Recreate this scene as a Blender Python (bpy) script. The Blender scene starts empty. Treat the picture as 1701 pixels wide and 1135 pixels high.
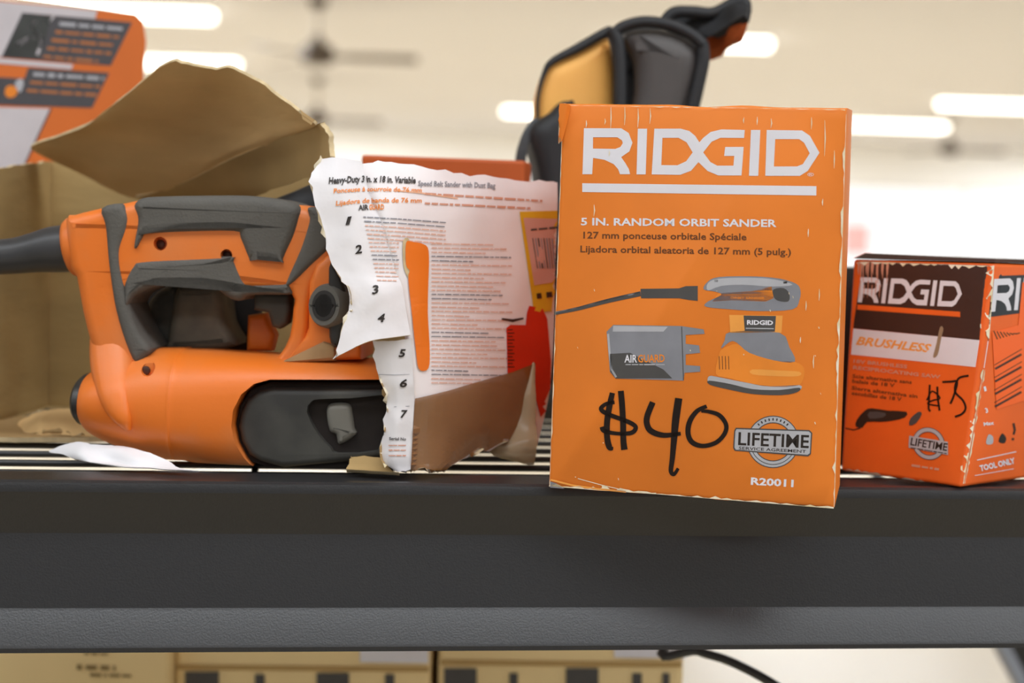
import bpy, bmesh, math, random
from mathutils import Vector, Matrix, noise
from mathutils.bvhtree import BVHTree
from mathutils.geometry import tessellate_polygon

S = bpy.context.scene
COL = S.collection
PI = math.pi

# ------------------------------------------------------------------ camera
FPX, W, H = 2670.0, 1701, 1135
CZ = 1.39                       # eye height; the shelf deck is 0.14 m lower
DECK = 1.25
PITCH = math.atan(188 / FPX)
ROLL = math.atan(0.031)
CAM = Vector((0, 0, CZ))
_F = Vector((0, math.cos(PITCH), -math.sin(PITCH)))
_R0 = Vector((1, 0, 0))
_U0 = Vector((0, math.sin(PITCH), math.cos(PITCH)))
_R = _R0 * math.cos(ROLL) + _U0 * math.sin(ROLL)
_U = _U0 * math.cos(ROLL) - _R0 * math.sin(ROLL)

cam = bpy.data.cameras.new('camera')
cam.sensor_width = 36.0
cam.lens = 36.0 * FPX / W
cam.clip_start = 0.02
cam.clip_end = 200
cam.dof.use_dof = True
cam.dof.focus_distance = 0.862
cam.dof.aperture_fstop = 5.2
cam_o = bpy.data.objects.new('camera', cam)
COL.objects.link(cam_o)
cam_o.matrix_world = Matrix(((_R.x, _U.x, -_F.x, 0), (_R.y, _U.y, -_F.y, 0),
                             (_R.z, _U.z, -_F.z, CZ), (0, 0, 0, 1)))
S.camera = cam_o

# ------------------------------------------------------------------ world, lamps, exposure
S.view_settings.view_transform = 'Standard'
S.view_settings.look = 'None'
S.view_settings.gamma = 1
S.view_settings.exposure = 0.0
world = bpy.data.worlds.new('world')
S.world = world
world.use_nodes = True
bg = world.node_tree.nodes['Background']
bg.inputs[0].default_value = (1.0, 0.99, 0.98, 1)
# daylight outside the far windows is brighter than what reaches in from behind the viewer
_nt = world.node_tree
_tc = _nt.nodes.new('ShaderNodeTexCoord')
_sx = _nt.nodes.new('ShaderNodeSeparateXYZ')
_mr = _nt.nodes.new('ShaderNodeMapRange')
_mr.inputs['From Min'].default_value = -.3
_mr.inputs['From Max'].default_value = .6
_mr.inputs['To Min'].default_value = .36
_mr.inputs['To Max'].default_value = 1.35
_nt.links.new(_tc.outputs['Generated'], _sx.inputs[0])
_nt.links.new(_sx.outputs['Y'], _mr.inputs['Value'])
_nt.links.new(_mr.outputs[0], bg.inputs[1])


def added_lamp(x, y, sx, sy, power, z=2.86):
    l = bpy.data.lights.new('added_lamp', 'AREA')
    l.shape = 'RECTANGLE'
    l.size, l.size_y = sx, sy
    l.energy = power
    l.color = (0.90, 0.95, 1.0)
    o = bpy.data.objects.new('added_lamp', l)
    COL.objects.link(o)
    o.location = (x, y, z)
    return o


# added rows of unseen strip lamps to brighten the shelf aisle and the hall
for lx, lw in ((-2.4, .8), (0.0, 1.05), (2.4, 1.3), (4.8, 1.3)):
    added_lamp(lx, 0.1, 2.2, 0.55, 26 * lw)
    added_lamp(lx, -1.9, 2.2, 0.55, 16.5 * lw)
for ly, lw in ((8.5, 62), (11.5, 92), (15, 98), (19.5, 112), (25.0, 135)):
    for lx in (-9, -3, 3, 9):
        added_lamp(lx, ly, 2.4, 0.3, lw, z=2.93).data.color = (.89, .945, 1.0)


# ------------------------------------------------------------------ helpers
def ray(x, y):
    return _F + _R * ((x - W / 2) / FPX) - _U * ((y - H / 2) / FPX)


def P(x, y, Y):
    """photo pixel -> point at depth Y"""
    d = ray(x, y)
    return CAM + d * (Y / d.y)


def D(x, y, z=DECK):
    """photo pixel -> point at height z"""
    d = ray(x, y)
    return CAM + d * ((z - CZ) / d.z)


def plane_hit(x, y, o, n):
    d = ray(x, y)
    return CAM + d * ((o - CAM).dot(n) / d.dot(n))


def lin(h):
    h = h.lstrip('#')
    c = [int(h[i:i + 2], 16) / 255 for i in (0, 2, 4)]
    return tuple(v / 12.92 if v <= .04045 else ((v + .055) / 1.055) ** 2.4 for v in c) + (1,)


_mats = {}


def mat(name, hexa, rough=.5, var=0.0, scale=30, hex2=None, bump=0.0, bscale=200, metal=0.0,
        stretch=None, spec=.5, emit=0.0, contrast=None, alpha=None, trans=0.0):
    if name in _mats:
        return _mats[name]
    m = bpy.data.materials.new(name)
    m.use_nodes = True
    nt = m.node_tree
    b = nt.nodes['Principled BSDF']
    base = lin(hexa)
    b.inputs['Base Color'].default_value = base
    b.inputs['Roughness'].default_value = rough
    b.inputs['Metallic'].default_value = metal
    b.inputs['Specular IOR Level'].default_value = spec
    if trans:
        b.inputs['Transmission Weight'].default_value = trans
    if alpha is not None:
        b.inputs['Alpha'].default_value = alpha
    if emit:
        b.inputs['Emission Color'].default_value = base
        b.inputs['Emission Strength'].default_value = emit
    co = nt.nodes.new('ShaderNodeTexCoord')
    vec = co.outputs['Object']
    if stretch:
        mp = nt.nodes.new('ShaderNodeMapping')
        mp.inputs['Scale'].default_value = stretch
        nt.links.new(vec, mp.inputs[0])
        vec = mp.outputs[0]
    if var or hex2:
        n = nt.nodes.new('ShaderNodeTexNoise')
        n.inputs['Scale'].default_value = scale
        n.inputs['Detail'].default_value = 5
        nt.links.new(vec, n.inputs['Vector'])
        rp = nt.nodes.new('ShaderNodeValToRGB')
        lo, hi = contrast or (.35, .65)
        rp.color_ramp.elements[0].position = lo
        rp.color_ramp.elements[1].position = hi
        if hex2:
            rp.color_ramp.elements[0].color = base
            rp.color_ramp.elements[1].color = lin(hex2)
        else:
            rp.color_ramp.elements[0].color = tuple(c * (1 - var) for c in base[:3]) + (1,)
            rp.color_ramp.elements[1].color = tuple(min(1, c * (1 + var)) for c in base[:3]) + (1,)
        nt.links.new(n.outputs[0], rp.inputs[0])
        nt.links.new(rp.outputs[0], b.inputs['Base Color'])
    if bump:
        n2 = nt.nodes.new('ShaderNodeTexNoise')
        n2.inputs['Scale'].default_value = bscale
        n2.inputs['Detail'].default_value = 3
        nt.links.new(vec, n2.inputs['Vector'])
        bp = nt.nodes.new('ShaderNodeBump')
        bp.inputs['Strength'].default_value = bump
        bp.inputs['Distance'].default_value = .002
        nt.links.new(n2.outputs[0], bp.inputs['Height'])
        nt.links.new(bp.outputs[0], b.inputs['Normal'])
    _mats[name] = m
    return m


_org = {}


def origin_of(o):
    while o is not None and o.name not in _org:
        o = o.parent
    return _org[o.name] if o is not None else Vector((0, 0, 0))


def tag(o, label=None, cat=None, group=None, kind=None):
    if label: o['label'] = label
    if cat: o['category'] = cat
    if group: o['group'] = group
    if kind: o['kind'] = kind
    return o


def thing(name, label, cat, loc, group=None):
    o = bpy.data.objects.new(name, None)
    COL.objects.link(o)
    o.empty_display_size = .05
    o.location = loc
    _org[o.name] = Vector(loc)
    return tag(o, label, cat, group)


def link_mesh(name, me, mats, parent=None):
    for m in (mats if isinstance(mats, (list, tuple)) else [mats]):
        me.materials.append(m)
    o = bpy.data.objects.new(name, me)
    COL.objects.link(o)
    if parent is not None:
        o.parent = parent
    return o


def obj(name, verts, faces, mats, parent=None, midx=None, smooth=False, sharp=None):
    """mesh object from WORLD coordinates; parents carry only a translation"""
    og = origin_of(parent) if parent is not None else Vector((0, 0, 0))
    me = bpy.data.meshes.new(name)
    me.from_pydata([tuple(Vector(v) - og) for v in verts], [], faces)
    if midx:
        for p, i in zip(me.polygons, midx):
            p.material_index = i
    if smooth or sharp:
        me.polygons.foreach_set('use_smooth', [True] * len(me.polygons))
    me.update()
    bm = bmesh.new()
    bm.from_mesh(me)
    bmesh.ops.recalc_face_normals(bm, faces=bm.faces)
    bm.to_mesh(me)
    bm.free()
    if sharp:
        me.set_sharp_from_angle(angle=math.radians(sharp))
    return link_mesh(name, me, mats, parent)


class MB:
    def __init__(s):
        s.v, s.f, s.m = [], [], []

    def add(s, v, f, mi=0):
        b = len(s.v)
        s.v += [Vector(q) for q in v]
        s.f += [tuple(b + i for i in q) for q in f]
        s.m += [mi] * len(f)
        return s

    def box(s, x0, x1, y0, y1, z0, z1, mi=0, M=None):
        v = [Vector((x, y, z)) for z in (z0, z1) for y in (y0, y1) for x in (x0, x1)]
        if M: v = [M @ q for q in v]
        return s.add(v, [(0, 2, 3, 1), (4, 5, 7, 6), (0, 1, 5, 4), (2, 6, 7, 3), (0, 4, 6, 2), (1, 3, 7, 5)], mi)

    def hexa(s, c, mi=0):
        """8 corners: front BL BR TR TL, back BL BR TR TL"""
        return s.add(c, [(0, 1, 2, 3), (5, 4, 7, 6), (4, 0, 3, 7), (1, 5, 6, 2), (3, 2, 6, 7), (4, 5, 1, 0)], mi)

    def tube(s, pts, r, n=10, mi=0, caps=True):
        pts = [Vector(p) for p in pts]
        rr = r if isinstance(r, (list, tuple)) else [r] * len(pts)
        rings = []
        ref = None
        for i, p in enumerate(pts):
            t = (pts[min(i + 1, len(pts) - 1)] - pts[max(i - 1, 0)]).normalized()
            if ref is None:
                a = Vector((0, 0, 1)) if abs(t.z) < .9 else Vector((1, 0, 0))
                ref = t.cross(a).normalized()
            ref = (ref - t * ref.dot(t)).normalized()
            b = t.cross(ref)
            rings.append([p + (ref * math.cos(2 * PI * k / n) + b * math.sin(2 * PI * k / n)) * rr[i] for k in range(n)])
        v = [q for g in rings for q in g]
        f = [(i * n + k, i * n + (k + 1) % n, (i + 1) * n + (k + 1) % n, (i + 1) * n + k)
             for i in range(len(pts) - 1) for k in range(n)]
        if caps:
            f += [tuple(range(n)), tuple((len(pts) - 1) * n + k for k in range(n))]
        return s.add(v, f, mi)

    def build(s, name, mats, parent=None, smooth=False, sharp=None):
        return obj(name, s.v, s.f, mats, parent, s.m, smooth, sharp)


def cr(p0, p1, p2, p3, t):
    return .5 * ((2 * p1) + (p2 - p0) * t + (2 * p0 - 5 * p1 + 4 * p2 - p3) * t * t + (3 * p1 - p0 - 3 * p2 + p3) * t ** 3)


def spline(pts, n, closed=False):
    """Catmull-Rom through pts, n samples per span"""
    pts = [Vector(p) for p in pts]
    m = len(pts)
    out = []
    for i in range(m if closed else m - 1):
        g = (lambda k: pts[k % m]) if closed else (lambda k: pts[max(0, min(m - 1, k))])
        for j in range(n):
            out.append(cr(g(i - 1), g(i), g(i + 1), g(i + 2), j / n))
    if not closed:
        out.append(pts[-1].copy())
    return out


def smooth_px(pts, n=4):
    return [(v.x, v.y) for v in spline([Vector((a, b, 0)) for a, b in pts], n, True)]


class Frame:
    """vertical working plane: s along e1, z up, d along e2 (away from the viewer)"""

    def __init__(s, o, yaw):
        s.o = Vector(o)
        s.e1 = Vector((math.cos(yaw), math.sin(yaw), 0))
        s.e2 = Vector((-math.sin(yaw), math.cos(yaw), 0))

    def px(s, x, y, d=0):
        q = plane_hit(x, y, s.o + s.e2 * d, s.e2) - s.o
        return (q.dot(s.e1), q.z)

    def w(s, a, z, d):
        return s.o + s.e1 * a + s.e2 * d + Vector((0, 0, z))


def inset_room(p, r):
    """per-corner inset that stays inside narrow places"""
    n = len(p)
    ar = sum(p[i][0] * p[(i + 1) % n][1] - p[(i + 1) % n][0] * p[i][1] for i in range(n))
    sg = 1 if ar > 0 else -1
    out = []
    for i in range(n):
        b = Vector(p[i])
        t = Vector(p[(i + 1) % n]) - Vector(p[i - 1])
        t = t.normalized() if t.length > 1e-9 else Vector((1, 0))
        m = Vector((-t.y, t.x)) * sg
        best = r * 3
        for j in range(n):
            if j in (i, (i - 1) % n): continue
            c, d = Vector(p[j]), Vector(p[(j + 1) % n])
            e = d - c
            den = m.x * e.y - m.y * e.x
            if abs(den) < 1e-12: continue
            u = ((c.x - b.x) * e.y - (c.y - b.y) * e.x) / den
            w = ((c.x - b.x) * m.y - (c.y - b.y) * m.x) / den
            if u > 1e-7 and -.01 <= w <= 1.01: best = min(best, u)
        out.append(min(r, .40 * best))
    for _ in range(3):
        out = [min(out[i], (out[i - 1] + out[i] + out[(i + 1) % n]) / 3) for i in range(n)]
    return out


def offset_poly(p, r):
    n = len(p)
    rl = r if isinstance(r, list) else [r] * n
    ar = sum(p[i][0] * p[(i + 1) % n][1] - p[(i + 1) % n][0] * p[i][1] for i in range(n))
    sg = 1 if ar > 0 else -1
    out = []
    for i in range(n):
        a, b, c = Vector(p[i - 1]), Vector(p[i]), Vector(p[(i + 1) % n])
        t1, t2 = (b - a), (c - b)
        t1 = t1.normalized() if t1.length > 1e-9 else Vector((1, 0))
        t2 = t2.normalized() if t2.length > 1e-9 else t1
        n1, n2 = Vector((-t1.y, t1.x)) * sg, Vector((-t2.y, t2.x)) * sg
        m = n1 + n2
        if m.length < .3: m = n1
        m.normalize()
        k = max(.55, m.dot(n1))
        out.append(tuple(b + m * (rl[i] / k)))
    return out


def prism(name, fr, outline, d0, d1, mats, parent, r=.003, seg=4, back=True, sm=0, at=None, zmin=DECK + .0008):
    if name == 'c': zmin = None          # cutters are removed again
    """extruded outline (photo pixels on the plane at depth d0) with rounded rims"""
    if sm: outline = smooth_px(outline, sm)
    p = [fr.px(x, y, d0 if at is None else at) for x, y in outline]
    rings = []
    room = inset_room(p, r)
    ins = lambda a: offset_poly(p, [q_ * (1 - math.sin(a)) for q_ in room])
    for k in range(seg + 1):
        a = (PI / 2) * k / seg
        rings.append((ins(a), d0 + r * (1 - math.cos(a))))
    if back:
        for k in range(seg, -1, -1):
            a = (PI / 2) * k / seg
            rings.append((ins(a), d1 - r * (1 - math.cos(a))))
    else:
        rings.append((p, d1))
    n = len(p)
    v = [fr.w(a, z, d) for ring, d in rings for a, z in ring]
    f = [(i * n + k, i * n + (k + 1) % n, (i + 1) * n + (k + 1) % n, (i + 1) * n + k)
         for i in range(len(rings) - 1) for k in range(n)]
    last = (len(rings) - 1) * n
    tri = tessellate_polygon([[Vector((a, z, 0)) for a, z in p]])
    f += [tuple(t) for t in tri] + [tuple(last + i for i in t[::-1]) for t in tri]
    if zmin is not None:
        for q_ in v: q_.z = max(q_.z, zmin)
    return obj(name, v, f, mats, parent, smooth=True, sharp=35)


def bake(o):
    bpy.context.view_layer.update()
    dg = bpy.context.evaluated_depsgraph_get()
    me = bpy.data.meshes.new_from_object(o.evaluated_get(dg))
    o.modifiers.clear()
    o.data = me
    return o


def cut(o, cutters, sharp=35):
    for c in cutters:
        m = o.modifiers.new('b', 'BOOLEAN')
        m.operation = 'DIFFERENCE'
        m.solver = 'EXACT'
        m.object = c
    bake(o)
    for c in cutters:
        bpy.data.objects.remove(c)
    o.data.polygons.foreach_set('use_smooth', [True] * len(o.data.polygons))
    o.data.set_sharp_from_angle(angle=math.radians(sharp))
    return o


def sheet(name, ctrl, mats, parent, n=8, thick=.003, crumple=0.0, cs=25, ragged=(0, 0, 0, 0), seed=1, jit=60):
    """bent cardboard: ctrl = rows (top to bottom) of (px, py, Y), left to right.
    mats = [front, back, edge]; ragged = torn amplitude for top, right, bottom, left edge"""
    rows = [spline([P(*c) if len(c) == 3 else Vector(c[:3]) for c in r], n) for r in ctrl]
    cols = list(zip(*rows))
    g = list(zip(*[spline(list(c), n) for c in cols]))      # g[row][col]
    nr, nc = len(g), len(g[0])
    g = [[q.copy() for q in r] for r in g]

    def dirn(i, j, di, dj):
        a = g[max(0, min(nr - 1, i + di))][max(0, min(nc - 1, j + dj))]
        v = a - g[i][j]
        return v.normalized() if v.length > 1e-9 else Vector((0, 0, 0))
    mv = {}
    for i in range(nr):
        for j in range(nc):
            q = g[i][j]
            o = Vector((0, 0, 0))
            for cond, amp, di, dj in ((i == 0, ragged[0], 1, 0), (j == nc - 1, ragged[1], 0, -1),
                                      (i == nr - 1, ragged[2], -1, 0), (j == 0, ragged[3], 0, 1)):
                if cond and amp:
                    o += dirn(i, j, di, dj) * amp * (noise.noise(q * 90 + Vector((seed, 0, 0))) + .7 * noise.noise(q * 300) + .3)
            if crumple:
                o += Vector((0, -1, 0)) * crumple * (noise.noise(q * cs + Vector((seed * 3.1, 0, 0))) + .5 * noise.noise(q * cs * 2.3))
            mv[i, j] = o
    for k, o in mv.items():
        g[k[0]][k[1]] += o
    nrm = []
    for i in range(nr):
        r = []
        for j in range(nc):
            a = g[i][min(nc - 1, j + 1)] - g[i][max(0, j - 1)]
            b = g[min(nr - 1, i + 1)][j] - g[max(0, i - 1)][j]
            c = b.cross(a)
            c = c.normalized() if c.length > 1e-12 else Vector((0, -1, 0))
            r.append(c)
        nrm.append(r)
    mid = nrm[nr // 2][nc // 2]
    sg = 1 if mid.dot(CAM - g[nr // 2][nc // 2]) > 0 else -1
    v, f, mi = [], [], []
    for i in range(nr):
        for j in range(nc):
            v.append(g[i][j])
    for i in range(nr):
        for j in range(nc):
            v.append(g[i][j] - nrm[i][j] * sg * thick)
    N = nr * nc
    for i in range(nr - 1):
        for j in range(nc - 1):
            a, b, c, d = i * nc + j, i * nc + j + 1, (i + 1) * nc + j + 1, (i + 1) * nc + j
            f.append((a, b, c, d)); mi.append(0)
            f.append((N + d, N + c, N + b, N + a)); mi.append(1)
    loop = [j for j in range(nc)] + [i * nc + nc - 1 for i in range(1, nr)] + \
           [(nr - 1) * nc + j for j in range(nc - 2, -1, -1)] + [i * nc for i in range(nr - 2, 0, -1)]
    for a, b in zip(loop, loop[1:] + loop[:1]):
        f.append((a, N + a, N + b, b)); mi.append(2)
    for k_, q_ in enumerate(v):
        q_.z = max(q_.z, DECK + .0008 + (thick if (k_ < N) else 0))
    return obj(name, v, f, mats, parent, mi, smooth=True, sharp=jit)


# ---- printing: flat shapes traced in the photograph and laid on the real surface
class Flat:
    def __init__(s, o, n):
        s.o, s.n = Vector(o), Vector(n).normalized()
        if s.n.dot(CAM - s.o) < 0: s.n = -s.n

    def __call__(s, x, y, off):
        return plane_hit(x, y, s.o, s.n) + s.n * off


class Onto:
    def __init__(s, *objs):
        s.t = []
        for o in objs:
            bm = bmesh.new(); bm.from_mesh(o.data)
            og = origin_of(o)
            bmesh.ops.translate(bm, verts=bm.verts, vec=og)
            s.t.append(BVHTree.FromBMesh(bm)); bm.free()

    def __call__(s, x, y, off):
        d = ray(x, y).normalized()
        best = None
        for t in s.t:
            h = t.ray_cast(CAM, d)
            if h[0] is not None and (best is None or h[3] < best[3]): best = h
        if best is None: return None
        n = best[1]
        if n.dot(d) > 0: n = -n
        return best[0] + n * off


def loops_to_tris(loops, maxlen):
    pts = [Vector((x, y, 0)) for l in loops for x, y in l]
    tris = tessellate_polygon([[Vector((x, y, 0)) for x, y in l] for l in loops])
    bm = bmesh.new()
    vs = [bm.verts.new(p) for p in pts]
    for t in tris:
        try: bm.faces.new([vs[i] for i in t])
        except ValueError: pass
    return subdiv_bm(bm, maxlen)


def subdiv_bm(bm, maxlen):
    if maxlen:
        for _ in range(4):
            es = [e for e in bm.edges if e.calc_length() > maxlen]
            if not es: break
            bmesh.ops.subdivide_edges(bm, edges=es, cuts=1)
            bmesh.ops.triangulate(bm, faces=[f for f in bm.faces if len(f.verts) > 3])
    bm.verts.index_update()
    v = [(q.co.x, q.co.y) for q in bm.verts]
    f = [tuple(q.index for q in fc.verts) for fc in bm.faces]
    bm.free()
    return v, f


class Print:
    def __init__(s, surf, step=None, base=.00012, inc=.00004):
        s.surf, s.step, s.off, s.inc = surf, step, base, inc
        s.mb, s.mats = MB(), []

    def mi(s, m):
        if m not in s.mats: s.mats.append(m)
        return s.mats.index(m)

    def put(s, v, f, m):
        q = [s.surf(x, y, s.off) for x, y in v]
        f = [t for t in f if all(q[i] is not None for i in t)]
        q = [a if a is not None else Vector((0, 0, 0)) for a in q]
        used = sorted({i for t in f for i in t})
        ix = {o: k for k, o in enumerate(used)}
        s.mb.add([q[i] for i in used], [tuple(ix[i] for i in t) for t in f], s.mi(m))

    def layer(s):
        s.off += s.inc
        return s

    def poly(s, m, *loops):
        v, f = loops_to_tris(loops, s.step)
        s.put(v, f, m)
        return s

    def line(s, m, pts, w, sm=0):
        """stroke of width w (number or list) through pts"""
        if sm:
            ws = w if isinstance(w, (list, tuple)) else [w] * len(pts)
            q = spline([Vector((a, b, c)) for (a, b), c in zip(pts, ws)], sm)
            pts, w = [(a.x, a.y) for a in q], [a.z for a in q]
        ws = w if isinstance(w, (list, tuple)) else [w] * len(pts)
        L, R_ = [], []
        for i, p in enumerate(pts):
            a, b = Vector(pts[max(0, i - 1)]), Vector(pts[min(len(pts) - 1, i + 1)])
            t = (b - a).normalized()
            n = Vector((-t.y, t.x)) * ws[i] / 2
            L.append(tuple(Vector(p) + n)); R_.append(tuple(Vector(p) - n))
        v = L + R_
        k = len(pts)
        s.put(v, [(i, i + 1, k + i + 1, k + i) for i in range(k - 1)], m)
        return s

    def text(s, m, string, p0, p1, h, bold=0.0, shear=0.0, curve=None):
        """string fitted from p0 to p1 along its baseline, capitals h pixels tall"""
        v, f = glyphs(string, bold, shear)
        w = max(a for a, b in v)
        p0, p1 = Vector(p0), Vector(p1)
        t = (p1 - p0) / w
        up = Vector((p1.y - p0.y, -(p1.x - p0.x))).normalized() * h
        q = []
        for a, b in v:
            c = p0 + t * a + up * b
            if curve: c = Vector(curve(c.x, c.y))
            q.append((c.x, c.y))
        s.put(q, f, m)
        return s

    def greek(s, m, x0, y0, x1, y1, h, seed=0, fill=.8, word=14):
        """a line of unreadably small words from (x0,y0) to (x1,y1)"""
        rd = random.Random(seed)
        L = math.hypot(x1 - x0, y1 - y0)
        a = 0
        while a < L - 3:
            b = min(L, a + word * rd.uniform(.4, 1.4))
            p = lambda t: (x0 + (x1 - x0) * t / L, y0 + (y1 - y0) * t / L)
            s.line(m, [p(a), p((a + b) / 2), p(b)], h * rd.uniform(.7, 1))
            a = b + h * (1 - fill + .5)
        return s

    def build(s, name, parent):
        return s.mb.build(name, s.mats, parent)


_glyph = {}


def glyphs(string, bold, shear):
    k = (string, bold, shear)
    if k in _glyph: return _glyph[k]
    cu = bpy.data.curves.new('lettering', 'FONT')
    cu.body = string
    cu.offset = bold
    cu.shear = shear
    cu.resolution_u = 2
    o = bpy.data.objects.new('lettering', cu)
    me = o.to_mesh()
    v = [(a.co.x, a.co.y) for a in me.vertices]
    f = [tuple(p.vertices) for p in me.polygons]
    o.to_mesh_clear()
    bpy.data.objects.remove(o)
    bpy.data.curves.remove(cu)
    x0 = min(a for a, b in v)
    v = [(a - x0, b / .73) for a, b in v]
    _glyph[k] = (v, f)
    return _glyph[k]


# the maker's block lettering, in a 0..1 by 0..1 box (y down)
def _lg(pts): return [((x - 270) / 1220, (y - 165 - (x - 270) * .0085) / 237) for x, y in pts]


LOGO = [
    [_lg([(278, 165), (470, 166), (508, 190), (528, 240), (512, 285), (470, 314), (492, 345), (510, 375), (517, 402), (465, 402),
          (455, 376), (432, 350), (385, 328), (326, 318), (322, 402), (272, 402)]),
     _lg([(325, 212), (450, 212), (474, 228), (478, 243), (466, 262), (440, 272), (325, 270)])],
    [_lg([(555, 168), (603, 168), (597, 403), (550, 403)])],
    [_lg([(640, 168), (775, 168), (820, 180), (850, 205), (872, 238), (892, 290), (868, 340), (830, 384), (775, 405), (628, 403)]),
     _lg([(682, 215), (765, 215), (806, 238), (838, 290), (805, 335), (760, 356), (677, 355)])],
    [_lg([(1105, 175), (985, 172), (930, 185), (892, 215), (872, 238), (892, 290), (935, 235), (980, 215), (1102, 216)]),
     ],
    [_lg([(892, 290), (868, 340), (915, 385), (970, 408), (1090, 408), (1100, 262), (1005, 262), (1000, 308), (1052, 308), (1048, 358),
          (965, 358), (930, 340)])],
    [_lg([(1137, 175), (1185, 175), (1176, 410), (1128, 410)])],
    [_lg([(1218, 175), (1400, 178), (1440, 205), (1490, 292), (1430, 385), (1390, 410), (1212, 410)]),
     _lg([(1262, 222), (1385, 222), (1410, 240), (1440, 295), (1405, 350), (1375, 362), (1256, 362)])],
]


def quad_map(tl, tr, br, bl):
    def f(u, v):
        x = (1 - v) * ((1 - u) * tl[0] + u * tr[0]) + v * ((1 - u) * bl[0] + u * br[0])
        y = (1 - v) * ((1 - u) * tl[1] + u * tr[1]) + v * ((1 - u) * bl[1] + u * br[1])
        return (x, y)
    return f


def put_logo(pr, m, tl, tr, br, bl, umax=9):
    q = quad_map(tl, tr, br, bl)
    for loops in LOGO:
        if min(u for u, v in loops[0]) > umax: continue
        pr.poly(m, *[[q(u, v) for u, v in l] for l in loops])


def crop(ox, oy, k):
    return lambda pts: [(ox + x / k, oy + y / k) for x, y in pts]


# ------------------------------------------------------------------ materials
M_ORANGE = mat('orange_card', 'e67d20', .55, .05, 18)
M_RED_ORANGE = mat('red_orange_card', 'f2691f', .45, .06, 20)
M_SHADED_ORANGE = mat('shaded_orange_card', 'c45a20', .6, .05, 20)
M_KRAFT = mat('kraft_board', 'a98a5c', .85, .10, 14, bump=.3, bscale=60)
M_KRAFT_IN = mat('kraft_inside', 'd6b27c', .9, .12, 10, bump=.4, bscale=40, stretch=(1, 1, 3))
M_KRAFT_EDGE = mat('kraft_edge', 'd3bd94', .9, .15, 120)
M_CARTON = mat('tan_carton', 'f3d9a2', .8, .06, 6)
M_CARTON_TAPE = mat('tan_carton_band', 'b8955a', .6, .06, 6)
M_WORN = mat('worn_paper', 'e2cfa4', .9, .18, 90, hex2='f3ead6')
M_WHITE_PRINT = mat('white_print', 'e4e2ea', .5, .03, 40)
M_WHITE_CARD = mat('white_card', 'e6e2e4', .5, .03, 30, bump=.25, bscale=70)
M_PINK_CARD = mat('pinkish_card', 'f6f0f2', .35, .05, 16, bump=.25, bscale=50)
M_BLACK_INK = mat('black_ink', '241a14', .5)
M_MARKER = mat('marker_ink', '1c100c', .45, spec=.3)
M_BROWN_INK = mat('brown_ink', '6b3a12', .6)
M_GREY_INK = mat('grey_ink', '8b8a92', .6)
M_STEEL_INK = mat('steel_grey_print', '85868e', .5, .08, 60)
M_DARK_INK = mat('dark_grey_print', '4a4848', .55, .06, 60)
M_LIGHT_INK = mat('light_grey_print', 'b4b4ba', .5, .06, 60)
M_ORANGE_INK = mat('orange_ink', 'ee8a28', .5, .05, 50)
M_AMBER_INK = mat('amber_ink', 'f4a348', .5, .05, 50)
M_RED_INK = mat('red_print', 'd8321a', .45, .05, 40)
M_YELLOW = mat('yellow_label', 'e6b62a', .5)
M_SALMON = mat('salmon_ink', 'd89a80', .6)
M_DARK_CARD = mat('black_brown_card', '3a2019', .5, .12, 40)
M_BLACK_METAL = mat('black_powder_coat', '262628', .38, .06, 500, bump=.12, bscale=900, spec=.55)
M_WIRE = mat('black_wire', '2c2c2c', .4)
M_TOOL = mat('tool_orange_plastic', 'ee7a26', .42, .0, 16, hex2='d98650', contrast=(.45, .8), bump=.05, bscale=400)
M_GRIP = mat('grey_rubber_grip', '5b5853', .75, .07, 60, bump=.2, bscale=700)
M_BLACK_PL = mat('black_plastic', '2e2d2c', .45, .12, 40, bump=.1, bscale=300)
M_DUSTY = mat('dusty_black_plastic', '32312f', .6, .0, 30, hex2='57554e', contrast=(.4, .85))
M_MOTOR = mat('dusty_motor_plastic', '45443f', .6, .0, 25, hex2='8f8672', contrast=(.35, .8))
M_LEVER = mat('grey_plastic', '7d7a72', .5, .06, 40)
M_CORD = mat('cord_rubber', '3a3a3c', .38, .06, 60)
M_PAPER = mat('white_tissue', 'ecebee', .7, .03, 30)
M_BAG_ORANGE = mat('orange_nylon', 'ffbc60', .6, .05, 25)
M_BAG_RUST = mat('rust_nylon', 'b8571f', .7, .05, 25)
M_BAG_GREY = mat('grey_nylon', '524e4d', .55, .06, 30)
M_BAG_BLACK = mat('black_nylon', '26272a', .6, .08, 30)
M_WALL = mat('white_wall_paint', 'fbf9f6', .8, .01, 1)
M_CEIL = mat('beige_ceiling', 'e6e4e6', .9, .012, .6)
M_FLOOR = mat('cream_floor', 'cebfa4', .3, .03, .8)
M_FAN = mat('brown_fan', '54473a', .5)
M_LAMP = mat('lit_diffuser', 'fffaf0', .5, emit=5.0)
M_LAMP_BODY = mat('white_fixture', 'e8e6e0', .5)
M_GLASS = mat('window_glass', 'ffffff', .02, trans=1.0, spec=.5)
M_FRAME = mat('white_window_frame', 'e8e6e2', .5)
M_TAPE = mat('brown_packing_tape', '94673a', .16, .06, 25, alpha=.8, bump=.5, bscale=45)
M_POST = mat('grey_post_paint', '9aa0ac', .4)

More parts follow.
